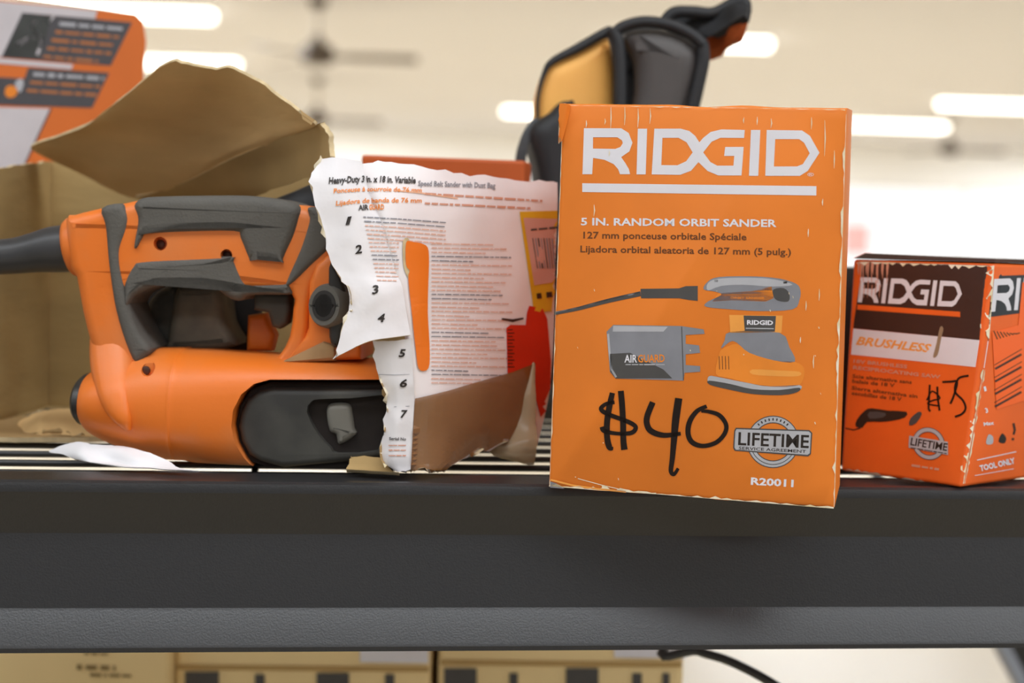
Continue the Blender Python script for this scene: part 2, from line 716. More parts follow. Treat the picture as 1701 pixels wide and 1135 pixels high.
# ------------------------------------------------------------------ the hall
CEIL = 2.97
fl = MB().box(-22, 22, -8, 27, -.1, 0).build('floor', M_FLOOR); tag(fl, kind='structure')
ce = MB().box(-22, 22, -8, 27.2, CEIL, CEIL + .1).build('ceiling', M_CEIL); tag(ce, kind='structure')
WX0, WX1, WZ0, WZ1 = -13.5, 13.5, .45, 2.3
wb = MB()
wb.box(-22, 22, 27, 27.2, 0, WZ0).box(-22, 22, 27, 27.2, WZ1, CEIL)
wb.box(-22, WX0, 27, 27.2, WZ0, WZ1).box(WX1, 22, 27, 27.2, WZ0, WZ1)
tag(wb.build('wall_back', M_WALL), kind='structure')
wf = MB()
wf.box(WX0, WX1, 27.04, 27.12, WZ0, WZ0 + .05).box(WX0, WX1, 27.04, 27.12, WZ1 - .05, WZ1)
for k in range(10):
    x = WX0 + (WX1 - WX0) * k / 9
    wf.box(x - .025, x + .025, 27.04, 27.12, WZ0 + .05, WZ1 - .05)
wo = wf.build('window_1', M_FRAME); tag(wo, kind='structure')
MB().box(WX0, WX1, 27.07, 27.08, WZ0, WZ1).build('pane', M_GLASS, wo)


# ceiling light strips: photo pixel of the visible end, length, distance
def light_fixture(xe, yc, dist, length, to_left, label):
    p = P(xe, yc, dist)
    x0, x1 = (p.x - length, p.x) if to_left else (p.x, p.x + length)
    cx = (x0 + x1) / 2
    z = CEIL
    t = thing('ceiling_light', label, 'ceiling light', (cx, dist, z), 'strip lights on the ceiling')
    MB().box(x0, x1, dist - .13, dist + .13, z - .03, z).build('housing', M_LAMP_BODY, t)
    n, pr = 10, []
    for k in range(n + 1):
        a = PI * k / n
        pr.append((dist - .115 * math.cos(a), z - .03 - .07 * math.sin(a)))
    v = [(x, y, zz) for x in (x0 + .01, x1 - .01) for y, zz in pr]
    m = n + 1
    f = [(k, k + 1, m + k + 1, m + k) for k in range(n)] + [tuple(range(m)), tuple(range(m, 2 * m)), (0, m, 2 * m - 1, n)]
    obj('diffuser', v, f, M_LAMP, t)
    return t


def ydist(xe, yc, zz=CEIL - .06):
    d = ray(xe, yc)
    return d.y * (zz - CZ) / d.z


for xe, yc, ln, lf, lb in (
        (355, 28, 1.5, True, 'lit strip light at the top left, right end showing past the slanted orange box'),
        (396, 108, 2.4, True, 'lit strip light peeking out just above the brown cardboard flap'),
        (836, 185, 2.4, False, 'small lit strip light end just left of the orange panelled tool bag'),
        (1280, 75, 1.22, True, 'lit strip light end at the right of the tool bag open lid'),
        (1560, 173, 2.4, False, 'lit strip light running off the right edge of the photo'),
        (1572, 212, 2.4, True, 'lit strip light ending right of the upright orange sander box')):
    light_fixture(xe, yc, ydist(xe, yc), ln, lf, lb)


def make_fan(label, loc, rot):
    t = thing('ceiling_fan', label, 'ceiling fan', loc, 'brown ceiling fans')
    x, y, z = loc
    MB().tube([(x, y, CEIL), (x, y, CEIL - .07)], [.075, .05], 16).build('canopy', M_FAN, t, sharp=40)
    MB().tube([(x, y, CEIL - .06), (x, y, z + .09)], .016, 10).build('downrod', mat('pale_rod', 'c9bfae', .5), t, sharp=40)
    MB().tube([(x, y, z + .15), (x, y, z + .10), (x, y, z + .06), (x, y, z - .03), (x, y, z - .06)], [.03, .045, .12, .13, .07], 20).build('motor', M_FAN, t, sharp=40)
    for k in range(3):
        a = rot + 2 * PI * k / 3
        M = Matrix.Translation((x, y, z)) @ Matrix.Rotation(a, 4, 'Z') @ Matrix.Rotation(math.radians(-13), 4, 'X')
        b = MB().add([M @ Vector(q) for q in ((.12, -.03, -.004), (.25, -.06, -.004), (.71, -.07, -.004), (.71, .07, -.004), (.25, .06, -.004), (.12, .03, -.004),
                                              (.12, -.03, .004), (.25, -.06, .004), (.71, -.07, .004), (.71, .07, .004), (.25, .06, .004), (.12, .03, .004))],
                     [(0, 1, 2, 3, 4, 5), (11, 10, 9, 8, 7, 6)] + [(i, (i + 1) % 6, 6 + (i + 1) % 6, 6 + i) for i in range(6)])
        b.build('blade', M_FAN, t)
    return t


make_fan('nearest brown ceiling fan, its three blades seen above the torn white carton', tuple(P(527, 94, 11.5)), 0.03)
make_fan('hazy brown ceiling fan hanging directly below the larger near fan', tuple(P(527, 200, 17.8)), .1)
make_fan('distant brown ceiling fan at the right edge, under the two long lights', tuple(P(1577, 250, 20.4)), .05)

# ------------------------------------------------------------------ shelving rack
YAW = math.radians(7.9)
BO = D(0, 798)                       # a point on the beam's front top edge
E1 = Vector((math.cos(YAW), math.sin(YAW), 0))
E2 = Vector((-math.sin(YAW), math.cos(YAW), 0))


def sh(a, d, z=0):
    """shelf coordinates: along the beam, back from its front edge, above the deck"""
    return BO + E1 * a + E2 * d + Vector((0, 0, z))


A0, A1 = -.55, 1.45
DEPTH = .62
rack = thing('shelving_rack', 'black steel shelving rack with a broad stepped front beam and wire deck', 'shelf rack', tuple(Vector((sh(.3, .2).x, sh(.3, .2).y, 0))))


def beam(name, front, flip=False, zo=0.0):
    if flip:
        prof = [(.02, -.001), (0, -.001), (0, -.034), (.02, -.034)]
    else:
        prof = [(.045, -.006), (.045, -.002), (.012, -.002), (.008, 0), (.003, 0), (.0008, -.0012), (0, -.004), (.0, -.006), (.0105, -.0285), (.0108, -.030),
                (.0035, -.0690), (.0026, -.0705), (-.0100, -.0855), (-.0106, -.087), (-.0106, -.0895), (.045, -.0895)]
    v = []
    for a in (A0, A1):
        for d, z in prof:
            v.append(sh(a, front + (-d if flip else d), z + zo))
    n = len(prof)
    f = [(i, (i + 1) % n, n + (i + 1) % n, n + i) for i in range(n)] + [tuple(range(n)), tuple(range(n, 2 * n))]
    return obj(name, v, f, M_BLACK_METAL, rack, sharp=20)


def deck(zo):
    wd = MB()
    n = int((DEPTH - .05) / .037)
    for k in range(n + 1):
        d = .021 + k * .037
        wd.tube([sh(A0 + .01, d, -.0052 + zo), sh(A1 - .01, d, -.0052 + zo)], .0021, 8)
    for k in range(7):
        a = A0 + .08 + k * .3
        wd.tube([sh(a, .006, -.0085 + zo), sh(a, DEPTH - .006, -.0085 + zo)], .0022, 8)
    return wd.build('wire_deck', M_WIRE, rack, sharp=60)


LOW = -.62
for zo in (0, LOW):
    beam('front_beam', 0, False, zo)
    beam('rear_beam', DEPTH, True, zo)
    deck(zo)
for a in (A0, A1):
    for d in (-.005, DEPTH - .04):
        up = MB()
        z0 = -DECK
        c = [sh(a + (-.04 if a == A0 else 0), d, z0), sh(a + (0 if a == A0 else .04), d, z0), sh(a + (0 if a == A0 else .04), d + .045, z0), sh(a + (-.04 if a == A0 else 0), d + .045, z0)]
        up.add(c + [q + Vector((0, 0, DECK + .5)) for q in c], [(0, 1, 2, 3), (4, 5, 6, 7)] + [(i, (i + 1) % 4, 4 + (i + 1) % 4, 4 + i) for i in range(4)])
        up.build('upright', M_BLACK_METAL, rack)

# ------------------------------------------------------------------ upright orange sander box
HY = math.radians(-11)
h_bl = D(912, 810)
he1 = Vector((math.cos(HY), math.sin(HY), 0))
he2 = Vector((-math.sin(HY), math.cos(HY), 0))
hn = he2.copy()                                   # front plane is upright
hp = lambda x, y: plane_hit(x, y, h_bl, hn)
box = thing('sander_box', 'tall orange sander box with a black handwritten $40, standing at the shelf edge', 'box', tuple(h_bl + he2 * .06 + he1 * .07))
HD = .118
N1, N2 = 24, 30
bl, br, tr, tl = (911, 811), (1386, 846), (1408, 181), (934, 173)
q = quad_map(tl, tr, br, bl)


def face_pt(u, v, d):
    x, y = q(u, v)
    base = hp(x, y)
    bulge = .0022 * math.sin(PI * u) * math.sin(PI * v)
    e = Vector((0, 0, 0))
    if d == 0: e = -he2 * bulge * 0
    # dented corners and a wavy lower edge
    if v > .97: e += Vector((0, 0, .0012 * noise.noise(Vector((u * 9, 3, d * 20)))))
    if v < .03: e += Vector((0, 0, .0010 * noise.noise(Vector((u * 7, 8, d * 20)))))
    return base + he2 * d + e + Vector((0, 0, .06 * d + .0004))


r_ = .0022
v, f = [], []
ring_u = [i / N1 for i in range(N1 + 1)]
ring_v = [i / N2 for i in range(N2 + 1)]
per = [(u, 0) for u in ring_u] + [(1, w) for w in ring_v[1:]] + [(u, 1) for u in ring_u[-2::-1]] + [(0, w) for w in ring_v[-2:0:-1]]
npz = len(per)


def inset(u, w, k):
    iu, iw = k / .153, k / .21
    return (min(max(u, iu), 1 - iu), min(max(w, iw), 1 - iw))


rings = [(r_, 0.0), (r_ * .3, r_ * .3), (0, r_), (0, HD * .5), (0, HD - r_), (r_, HD)]
for k, d in rings:
    for u, w in per:
        uu, ww = inset(u, w, k)
        p_ = face_pt(uu, ww, d)
        # right-rear face slightly swollen
        if d == HD * .5: p_ += he1 * (.003 * (1 if u == 1 else -1 if u == 0 else 0))
        v.append(p_)
for i in range(len(rings) - 1):
    for k in range(npz):
        f.append((i * npz + k, i * npz + (k + 1) % npz, (i + 1) * npz + (k + 1) % npz, (i + 1) * npz + k))
f += [tuple(range(npz)), tuple((len(rings) - 1) * npz + k for k in range(npz))]
obj('box_body', v, f, M_ORANGE, box, sharp=35)
SF = Flat(h_bl, hn)

c5 = crop(880, 160, 3.093)
c6 = crop(880, 440, 2.702)
pr = Print(SF)
put_logo(pr, M_WHITE_PRINT, (967.5, 213), (1361.5, 216), (1361, 293), (967, 289.5))
pr.poly(M_WHITE_PRINT, c5([(270, 447), (1473, 462), (1472, 510), (270, 492)]))
pr.text(M_WHITE_PRINT, '®', (1341, 293), (1352, 293), 6)
pr.build('brand_lettering', box)
pr = Print(SF)
pr.text(M_WHITE_PRINT, '5 IN. RANDOM ORBIT SANDER', (965, 374), (1290, 377), 12.5, .026)
pr.text(M_BROWN_INK, '127 mm ponceuse orbitale Spéciale', (969, 396), (1240, 399), 11.5, .018)
pr.text(M_BROWN_INK, 'Lijadora orbital aleatoria de 127 mm (5 pulg.)', (964, 419), (1314, 424), 11.5, .018)
pr.build('product_lettering', box)
pr = Print(SF)
pr.text(M_WHITE_PRINT, 'R20011', (1247, 805), (1318, 809), 12, .035)
pr.build('model_lettering', box)

# printed picture of the small sander and its dust bag
pr = Print(SF)
pr.line(M_DARK_INK, [(921, 521), (960, 513), (1010, 500), (1064, 488)], [5, 6, 7, 8], 6)
pr.line(M_GREY_INK, [(921, 519), (960, 511), (1010, 498), (1064, 486)], [1.5, 1.5, 2, 2], 6)
pr.poly(M_DARK_INK, c6([(497, 108), (670, 106), (700, 96), (754, 95), (754, 162), (715, 158), (670, 150), (500, 150)]))
pr.poly(M_STEEL_INK, smooth_px(c6([(780, 110), (800, 75), (850, 55), (1000, 52), (1120, 62), (1195, 85), (1215, 115), (1210, 160), (1180, 200), (1040, 208), (900, 200), (790, 188),
                                   (800, 165), (860, 135), (830, 120)]), 3))
pr.poly(M_ORANGE_INK, c6([(845, 128), (1000, 118), (1085, 98), (1095, 150), (1060, 165), (900, 160), (820, 165)]))
pr.poly(M_AMBER_INK, c6([(895, 225), (1135, 228), (1130, 305), (900, 305)]))
pr.poly(M_STEEL_INK, smooth_px(c6([(905, 300), (1120, 305), (1165, 370), (1190, 435), (1100, 430), (985, 395), (930, 350), (900, 345), (860, 375), (875, 340)]), 3))
pr.poly(M_ORANGE_INK, smooth_px(c6([(850, 400), (870, 375), (930, 355), (985, 395), (1100, 430), (1190, 436), (1232, 465), (1225, 520), (1190, 545), (1050, 545), (900, 510), (835, 490)]), 3))
pr.poly(M_LIGHT_INK, smooth_px(c6([(805, 500), (850, 505), (950, 525), (1080, 545), (1212, 540), (1205, 568), (1130, 583), (1000, 578), (880, 555), (805, 530)]), 3))
pr.layer()
pr.poly(M_LIGHT_INK, smooth_px(c6([(800, 82), (850, 62), (1000, 58), (1110, 68), (1180, 90), (1090, 98), (960, 90), (860, 95), (800, 115)]), 3))
pr.poly(M_DARK_INK, smooth_px(c6([(1095, 110), (1140, 105), (1165, 130), (1160, 165), (1110, 160), (1092, 135)]), 3))
pr.poly(M_DARK_INK, c6([(960, 228), (1105, 230), (1100, 300), (965, 298)]))
pr.poly(M_DARK_INK, smooth_px(c6([(805, 520), (900, 535), (1000, 558), (1120, 562), (1210, 552), (1200, 572), (1130, 585), (1000, 580), (880, 557), (808, 538)]), 3))
pr.poly(M_AMBER_INK, smooth_px(c6([(1000, 470), (1120, 475), (1210, 480), (1205, 500), (1100, 500), (1000, 492)]), 3))
pr.text(M_ORANGE_INK, 'ORBIT SANDER', c6([(900, 152)])[0], c6([(1055, 155)])[0], 3.5, .02)
for k in range(2): pr.poly(M_BLACK_INK, c6([(828 + k * 310, 68 + k * 6), (845 + k * 310, 68 + k * 6), (845 + k * 310, 78 + k * 6), (828 + k * 310, 78 + k * 6)]))
for k in range(4): pr.line(M_BROWN_INK, c6([(850 + k * 14, 410), (852 + k * 14, 470)]), 1.2)
pr.layer()
pr.text(M_WHITE_PRINT, 'RIDGID', c6([(975, 268)])[0], c6([(1092, 270)])[0], 7.5, .035)
pr.line(M_LIGHT_INK, c6([(970, 285), (1095, 287)]), 1.6)
# dust bag
pr.poly(M_STEEL_INK, c6([(345, 300), (375, 270), (680, 275), (780, 290), (785, 310), (700, 315), (700, 355), (760, 362), (765, 395), (700, 402), (700, 450), (765, 455), (765, 480), (695, 485), (690, 520), (385, 510), (360, 480)]))
pr.layer()
pr.poly(M_DARK_INK, c6([(360, 400), (450, 395), (600, 470), (640, 510), (385, 510), (362, 480)]))
pr.line(M_LIGHT_INK, c6([(352, 310), (358, 390), (368, 470), (388, 505)]), 3.5)
pr.line(M_DARK_INK, c6([(682, 278), (690, 518)]), 1.5)
pr.poly(M_LIGHT_INK, c6([(375, 274), (620, 278), (600, 300), (372, 300)]))
pr.layer()
pr.text(M_WHITE_PRINT, 'AIR', c6([(425, 438)])[0], c6([(482, 438)])[0], 13, .02)
pr.text(M_ORANGE_INK, 'GUARD', c6([(486, 438)])[0], c6([(606, 436)])[0], 13, .02)
pr.greek(M_LIGHT_INK, *c6([(430, 448)])[0], *c6([(606, 448)])[0], 2, 4)
pr.build('printed_tool_picture', box)

# marker price
k7 = crop(880, 540, 3.547)
pr = Print(SF, base=.0003)
pr.line(M_MARKER, k7([(487, 400), (470, 480), (456, 570), (456, 660), (470, 720), (492, 728)]), [8.5, 9.8, 9.8, 9.8, 9.8, 4.9], 5)
pr.line(M_MARKER, k7([(537, 388), (545, 480), (550, 580), (552, 680), (558, 735)]), [9.8, 9.8, 9.8, 9.8, 11.0], 5)
pr.line(M_MARKER, k7([(500, 455), (450, 465), (420, 495), (460, 525), (540, 555), (600, 580), (625, 605), (600, 635), (520, 640), (440, 625), (425, 600)]), [6.1, 6.1, 7.3, 7.3, 7.3, 7.3, 7.3, 7.3, 6.1, 7.3, 7.3], 5)
pr.line(M_MARKER, k7([(725, 455), (695, 530), (690, 580), (715, 625), (790, 650), (890, 640)]), [9.8, 9.8, 9.8, 9.8, 8.5, 6.1], 5)
pr.line(M_MARKER, k7([(878, 432), (860, 560), (848, 700), (840, 790), (832, 860), (850, 880), (875, 845)]), [12.2, 12.2, 9.8, 8.5, 7.3, 6.1, 4.9], 5)
pr.line(M_MARKER, [(1174, 675), (1158, 683), (1146, 700), (1143, 720), (1150, 735), (1168, 741), (1190, 735), (1204, 720), (1206, 705), (1195, 690), (1178, 684), (1165, 683)],
        [6.1, 7.3, 8.5, 8.5, 8.5, 7.3, 7.3, 7.3, 7.3, 7.3, 6.1, 4.9], 5)
pr.build('handwritten_price', box)

# service badge
pr = Print(SF)
cx, cy = c6([(1092, 795)])[0]


def ring(cx, cy, r0, r1, a0=0, a1=2 * PI, n=40, tilt=.0):
    o = [(cx + r1 * math.cos(a0 + (a1 - a0) * k / n), cy + r1 * math.sin(a0 + (a1 - a0) * k / n) + tilt * (r1 * math.cos(a0 + (a1 - a0) * k / n))) for k in range(n + 1)]
    i = [(cx + r0 * math.cos(a0 + (a1 - a0) * k / n), cy + r0 * math.sin(a0 + (a1 - a0) * k / n) + tilt * (r0 * math.cos(a0 + (a1 - a0) * k / n))) for k in range(n + 1)]
    return o + i[::-1]


pr.poly(M_DARK_INK, ring(cx, cy, 31, 43.5))
pr.layer().poly(M_LIGHT_INK, ring(cx, cy, 32.5, 42))
pr.layer().poly(M_DARK_INK, ring(cx, cy, 37, 38.2, PI * .1, PI * .9))
pr.poly(M_DARK_INK, c6([(925, 732), (1255, 742), (1268, 755), (1262, 850), (1250, 860), (920, 835), (913, 822), (918, 745)]))
pr.layer().poly(M_LIGHT_INK, c6([(928, 738), (1252, 748), (1262, 757), (1257, 846), (1247, 853), (925, 830), (919, 820), (923, 747)]))
pr.layer()
pr.text(M_BLACK_INK, 'LIFETIME', c6([(935, 808)])[0], c6([(1252, 822)])[0], 22, .018)
pr.text(M_BLACK_INK, 'SERVICE AGREEMENT', c6([(938, 829)])[0], c6([(1240, 845)])[0], 5.2, .012)
for k in range(9):
    a = PI * (1.28 + .44 * k / 8)
    pr.line(M_BLACK_INK, [(cx + 35.5 * math.cos(a), cy + 35.5 * math.sin(a)), (cx + 39.5 * math.cos(a), cy + 39.5 * math.sin(a))], 2)
pr.build('service_badge', box)

# scuffs: bare board showing at rims and small vertical scratches
pr = Print(SF, base=.0004)
rd = random.Random(5)


def ragged_strip(m, a, b, w0, w1, nrm_, n=26, seed=0):
    rg = random.Random(seed)
    e, i = [], []
    for k in range(n + 1):
        t = k / n
        x, y = a[0] + (b[0] - a[0]) * t, a[1] + (b[1] - a[1]) * t
        e.append((x, y))
        w = w0 + .8 * (w1 - w0) * rg.random() ** 2.6
        i.append((x + nrm_[0] * w, y + nrm_[1] * w))
    pr.poly(m, e + i[::-1])


ragged_strip(M_WORN, (912, 808), (1000, 815), 1, 10, (0, -1), 12, 1)
ragged_strip(M_WORN, (1000, 815), (1090, 821), 1.5, 11, (0, -1), 12, 2)
ragged_strip(M_WORN, (1090, 821), (1385, 845), .5, 6, (0, -1), 30, 3)
ragged_strip(M_WORN, (1406, 190), (1386, 842), .5, 7, (-1, 0), 60, 4)
ragged_strip(M_WORN, (935, 176), (913, 806), .1, 2.6, (1, 0), 50, 6)
ragged_strip(M_WORN, (936, 174.5), (1404, 182), .1, 2.5, (0, 1), 50, 7)
pr.line(M_AMBER_INK, [(915, 797), (950, 806), (990, 812), (1020, 815), (1040, 817)], 3)
pr.line(M_WORN, [(960, 795), (1000, 806), (1035, 814)], 1.2)
for x, y, l in ((1015, 178, 36), (1038, 178, 30), (1060, 180, 32), (1080, 180, 26), (974, 200, 12), (1005, 197, 10), (1236, 195, 10), (1258, 194, 14), (1281, 197, 16), (1348, 195, 20),
                (1370, 200, 60), (1367, 330, 12), (1386, 250, 30), (1343, 380, 14), (1361, 480, 20), (1339, 500, 16), (1352, 590, 22), (1330, 560, 10), (1391, 620, 24), (987, 340, 20), (1012, 250, 9)):
    pr.line(M_WORN, [(x, y), (x - 1 + 2 * rd.random(), y + l / 2), (x - .5, y + l)], [.6, 2.0, .5])
for k in range(16):
    x, y = rd.uniform(930, 1380), rd.uniform(480, 800)
    pr.line(M_WORN, [(x, y), (x + 1, y + rd.uniform(1, 4))], rd.uniform(.6, 1.6))
pr.poly(M_STEEL_INK, [(914, 800), (924, 803), (938, 812), (914, 810)])
pr.build('scuff_marks', box)
# torn corner flap at the upper left
sheet('torn_corner', [[(930, 172, h_bl.y - .004), (941, 172, h_bl.y - .004), (948, 176, h_bl.y - .001)],
                      [(927, 200, h_bl.y - .003), (934, 205, h_bl.y - .003), (942, 205, h_bl.y - .001)],
                      [(927, 240, h_bl.y - .001), (930, 238, h_bl.y - .001), (933, 236, h_bl.y - .001)]], [M_ORANGE, M_KRAFT, M_WORN], box, 4, .0014, ragged=(0, 0, .001, .001))

# ------------------------------------------------------------------ brushless tool box at the right
rb = thing('tool_box', 'worn red-orange and black box with a handwritten $75, at the right edge', 'box', tuple(D(1598, 811)))
C_ = D(1598, 810, DECK + .001)
D_ = D(1396, 782, DECK + .001)
B_ = P(1653, 437, C_.y + .012)
A_ = P(1417, 431, D_.y + .014)
dirr = (D(1701, 795) - C_).normalized()
E_ = C_ + dirr * .115
F_ = B_ + dirr * .115
G_ = D_ + (E_ - C_)
H_ = A_ + (F_ - B_)
b = MB()
# panels: left face (D C B A), right face (C E F B), others
b.hexa([D_, C_, B_, A_, G_, E_, F_, H_])
body = b.build('box_body', M_RED_ORANGE, rb)
m = body.modifiers.new('bevel', 'BEVEL'); m.width = .002; m.segments = 3
bake(body)
SR = Onto(body)
# flap lid standing slightly proud along the top
nL = (C_ - D_).cross(A_ - D_).normalized()
tp = [A_ + Vector((0, 0, .0005)), B_ + Vector((0, 0, .0005)), F_ + Vector((0, 0, .0005)), H_ + Vector((0, 0, .0005))]
MB().add(tp + [tp[0] + Vector((.008, .004, .0035)), tp[1] + Vector((0, .002, .0018)), tp[2] + Vector((0, 0, .003)), tp[3] + Vector((0, 0, .004))],
         [(0, 1, 2, 3), (7, 6, 5, 4), (0, 4, 5, 1), (1, 5, 6, 2), (2, 6, 7, 3), (3, 7, 4, 0)]).build('lid', M_DARK_CARD, rb)
c7 = crop(1380, 400, 2.639)
pr = Print(SR, step=25, base=.0002, inc=.00006)
pr.poly(M_DARK_CARD, c7([(103, 90), (715, 110), (690, 440), (60, 380)]))
pr.poly(M_WHITE_PRINT, c7([(60, 382), (690, 440), (672, 558), (50, 495)]))
pr.layer()
put_logo(pr, M_WHITE_PRINT, *c7([(128, 160), (582, 178), (570, 292), (118, 270)]))
pr.poly(M_RED_ORANGE, c7([(118, 280), (568, 312), (568, 335), (116, 302)]))
pr.text(M_AMBER_INK, 'BRUSHLESS', c7([(110, 455)])[0], c7([(440, 490)])[0], 14, .03, .3)
pr.text(M_SALMON, '18V BRUSHLESS', c7([(100, 535)])[0], c7([(335, 560)])[0], 6, .03)
pr.text(M_SALMON, 'RECIPROCATING SAW', c7([(98, 563)])[0], c7([(480, 605)])[0], 6, .03)
pr.text(M_BROWN_INK, 'Scie alternative sans', c7([(95, 600)])[0], c7([(355, 628)])[0], 6, .02)
pr.text(M_BROWN_INK, 'balais de 18 V', c7([(95, 622)])[0], c7([(280, 642)])[0], 6, .02)
pr.text(M_BROWN_INK, 'Sierra alternativa sin', c7([(92, 652)])[0], c7([(380, 690)])[0], 6, .02)
pr.text(M_BROWN_INK, 'escobillas de 18 V', c7([(92, 675)])[0], c7([(310, 703)])[0], 6, .02)
pr.build('face_lettering', rb)
pr = Print(SR, step=25, base=.0002, inc=.00006)
pr.poly(M_BLACK_INK, smooth_px(c7([(150, 745), (180, 735), (250, 745), (332, 750), (325, 775), (270, 790), (215, 795), (160, 795), (140, 820), (110, 815), (115, 785)]), 2))
pr.line(M_BLACK_INK, c7([(65, 822), (100, 830), (130, 822)]), 2)
pr.layer().poly(M_DARK_INK, smooth_px(c7([(170, 750), (240, 755), (230, 775), (170, 780)]), 2))
pr.poly(M_DARK_INK, smooth_px(c7([(345, 810), (350, 780), (385, 750), (400, 760), (375, 800)]), 2))
pr.build('printed_tool_picture', rb)
pr = Print(SR, step=25, base=.0003, inc=.00006)
pr.line(M_MARKER, c7([(435, 632), (432, 690), (430, 735), (438, 748)]), 3.2, 4)
pr.line(M_MARKER, c7([(468, 640), (470, 690), (478, 745)]), 3.2, 4)
pr.line(M_MARKER, c7([(422, 700), (445, 660), (480, 690), (450, 700), (425, 715), (480, 725)]), 2.4, 4)
pr.line(M_MARKER, c7([(490, 620), (530, 618), (555, 620), (540, 680), (525, 715)]), 3.4, 4)
pr.line(M_MARKER, c7([(605, 592), (560, 605), (545, 660), (580, 700), (592, 735), (575, 760), (545, 772)]), 3.4, 4)
pr.build('handwritten_price', rb)
pr = Print(SR, step=25, base=.0003, inc=.00006)
cx, cy = c7([(430, 890)])[0]
pr.poly(M_DARK_INK, ring(cx, cy, 19, 27, tilt=.08))
pr.layer().poly(M_LIGHT_INK, ring(cx, cy, 20, 26, tilt=.08))
pr.layer().poly(M_LIGHT_INK, c7([(345, 855), (515, 882), (515, 940), (342, 908)]))
pr.layer().text(M_BLACK_INK, 'LIFETIME', c7([(350, 896)])[0], c7([(510, 922)])[0], 13, .018)
pr.greek(M_DARK_INK, *c7([(352, 908)])[0], *c7([(510, 934)])[0], 2, 3)
pr.build('service_badge', rb)
pr = Print(SR, step=25, base=.0002, inc=.00006)
pr.poly(mat('blue_black_card', '2b3138', .5, .1, 40), c7([(716, 100), (850, 95), (850, 315), (692, 335)]))
pr.build('dark_panel_print', rb)
pr = Print(SR, step=25, base=.0003, inc=.00006)
put_logo(pr, M_WHITE_PRINT, *c7([(712, 168), (1150, 150), (1140, 285), (700, 312)]), umax=.3)
pr.layer()
prl = Print(SR, step=25, base=.00034, inc=.00006)
prl.poly(mat('bright_orange_label', 'ff6a1e', .4), c7([(838, 182), (850, 182), (850, 700), (725, 740), (705, 400), (820, 370)]))
prl.layer()
for k in range(8):
    prl.line(M_BROWN_INK, c7([(712 + k * 14, 395 + k * 2), (728 + k * 14, 432 - k * 4)]), 2)
for k in range(4):
    y = 520 + k * 55
    prl.line(M_BLACK_INK, c7([(715, y + 25), (835, y - 45)]), 1.2)
    prl.line(M_DARK_CARD, c7([(718, y + 42), (833, y - 22)]), 3.5)
prl.build('orange_label', rb)
pr.build('brand_lettering', rb)
pr = Print(SR, step=25, base=.0002, inc=.00006)
pr.text(M_WHITE_PRINT, 'TOOL ONLY', c7([(655, 1010)])[0], c7([(808, 975)])[0], 9.5, .04)
pr.line(M_WHITE_PRINT, c7([(640, 962), (812, 925)]), 1.5)
pr.line(M_WHITE_PRINT, c7([(630, 1030), (800, 1000)]), 1)
pr.build('end_lettering', rb)
pr = Print(SR, step=25, base=.0002, inc=.00006)
pr.poly(M_LIGHT_INK, smooth_px(c7([(680, 890), (690, 850), (710, 860), (708, 890)]), 3))
pr.poly(M_BLACK_INK, smooth_px(c7([(735, 880), (750, 845), (768, 865), (760, 888)]), 3))
pr.line(M_BLACK_INK, c7([(800, 800), (806, 830), (800, 850)]), 3.5)
pr.line(M_BLACK_INK, c7([(792, 868), (802, 872)]), 4)
pr.build('printed_icons', rb)
pr = Print(SR, step=25, base=.0002, inc=.00006)
for ch_, pa_, pb_, h_ in (('1', (672, 660), (682, 658), 8), ('3', (678, 755), (690, 752), 8), ('Max', (670, 812), (715, 805), 6)):
    pr.text(M_WHITE_PRINT, ch_, c7([pa_])[0], c7([pb_])[0], h_, .03)
    pr.build('small_lettering', rb)
    pr = Print(SR, step=25, base=.0002, inc=.00006)
pr.greek(M_SALMON, *c7([(355, 985)])[0], *c7([(475, 1003)])[0], 4, 6, word=12)
pr.build('small_lettering', rb)
pr = Print(SR, step=20, base=.0004)
ragged_strip(M_WORN, c7([(716, 110)])[0], c7([(692, 430)])[0], .5, 20, (-1, 0), 20, 11)
ragged_strip(M_WORN, c7([(668, 565)])[0], c7([(578, 1080)])[0], .5, 11, (-1, 0), 34, 12)
ragged_strip(M_WORN, c7([(672, 565)])[0], c7([(582, 1080)])[0], .2, 4, (1, 0), 34, 13)
ragged_strip(M_WORN, c7([(104, 92)])[0], c7([(714, 112)])[0], .3, 9, (0, 1), 40, 14)
ragged_strip(M_WORN, c7([(50, 1000)])[0], c7([(570, 1082)])[0], .1, 4, (0, -1), 30, 15)
for k in range(13):
    x = 125 + k * 11 + 4 * math.sin(k * 3)
    pr.line(M_SALMON, c7([(x, 95), (x - 3, 130 + 12 * math.sin(k * 2.1)), (x - 2, 150 + 30 * (k % 3) * .6)]), [3.4, 2.2, .6])
for k in range(6):
    x = 132 + k * 17
    pr.line(M_SALMON, c7([(x, 175 + 20 * (k % 2)), (x - 4, 250)]), [1.6, .6])
pr.poly(mat('bare_patch', '9d8468', .9), smooth_px(c7([(480, 380), (495, 385), (485, 430), (470, 500), (450, 510), (465, 450)]), 3))
pr.build('scuff_marks', rb)

# something dark standing behind, in the gap between the two boxes
g = thing('black_case', 'dark case edge in the gap between the two orange boxes', 'case', tuple(D(1440, 765)))
MB().hexa([P(1380, 766, 1.015), P(1470, 770, 1.015), P(1470, 446, 1.015), P(1380, 446, 1.015),
           P(1380, 766, 1.015) + Vector((.0, .06, 0)), P(1470, 770, 1.015) + Vector((0, .06, 0)), P(1470, 446, 1.015) + Vector((0, .06, 0)), P(1380, 446, 1.015) + Vector((0, .06, 0))]
          ).build('case_body', M_BLACK_PL, g)

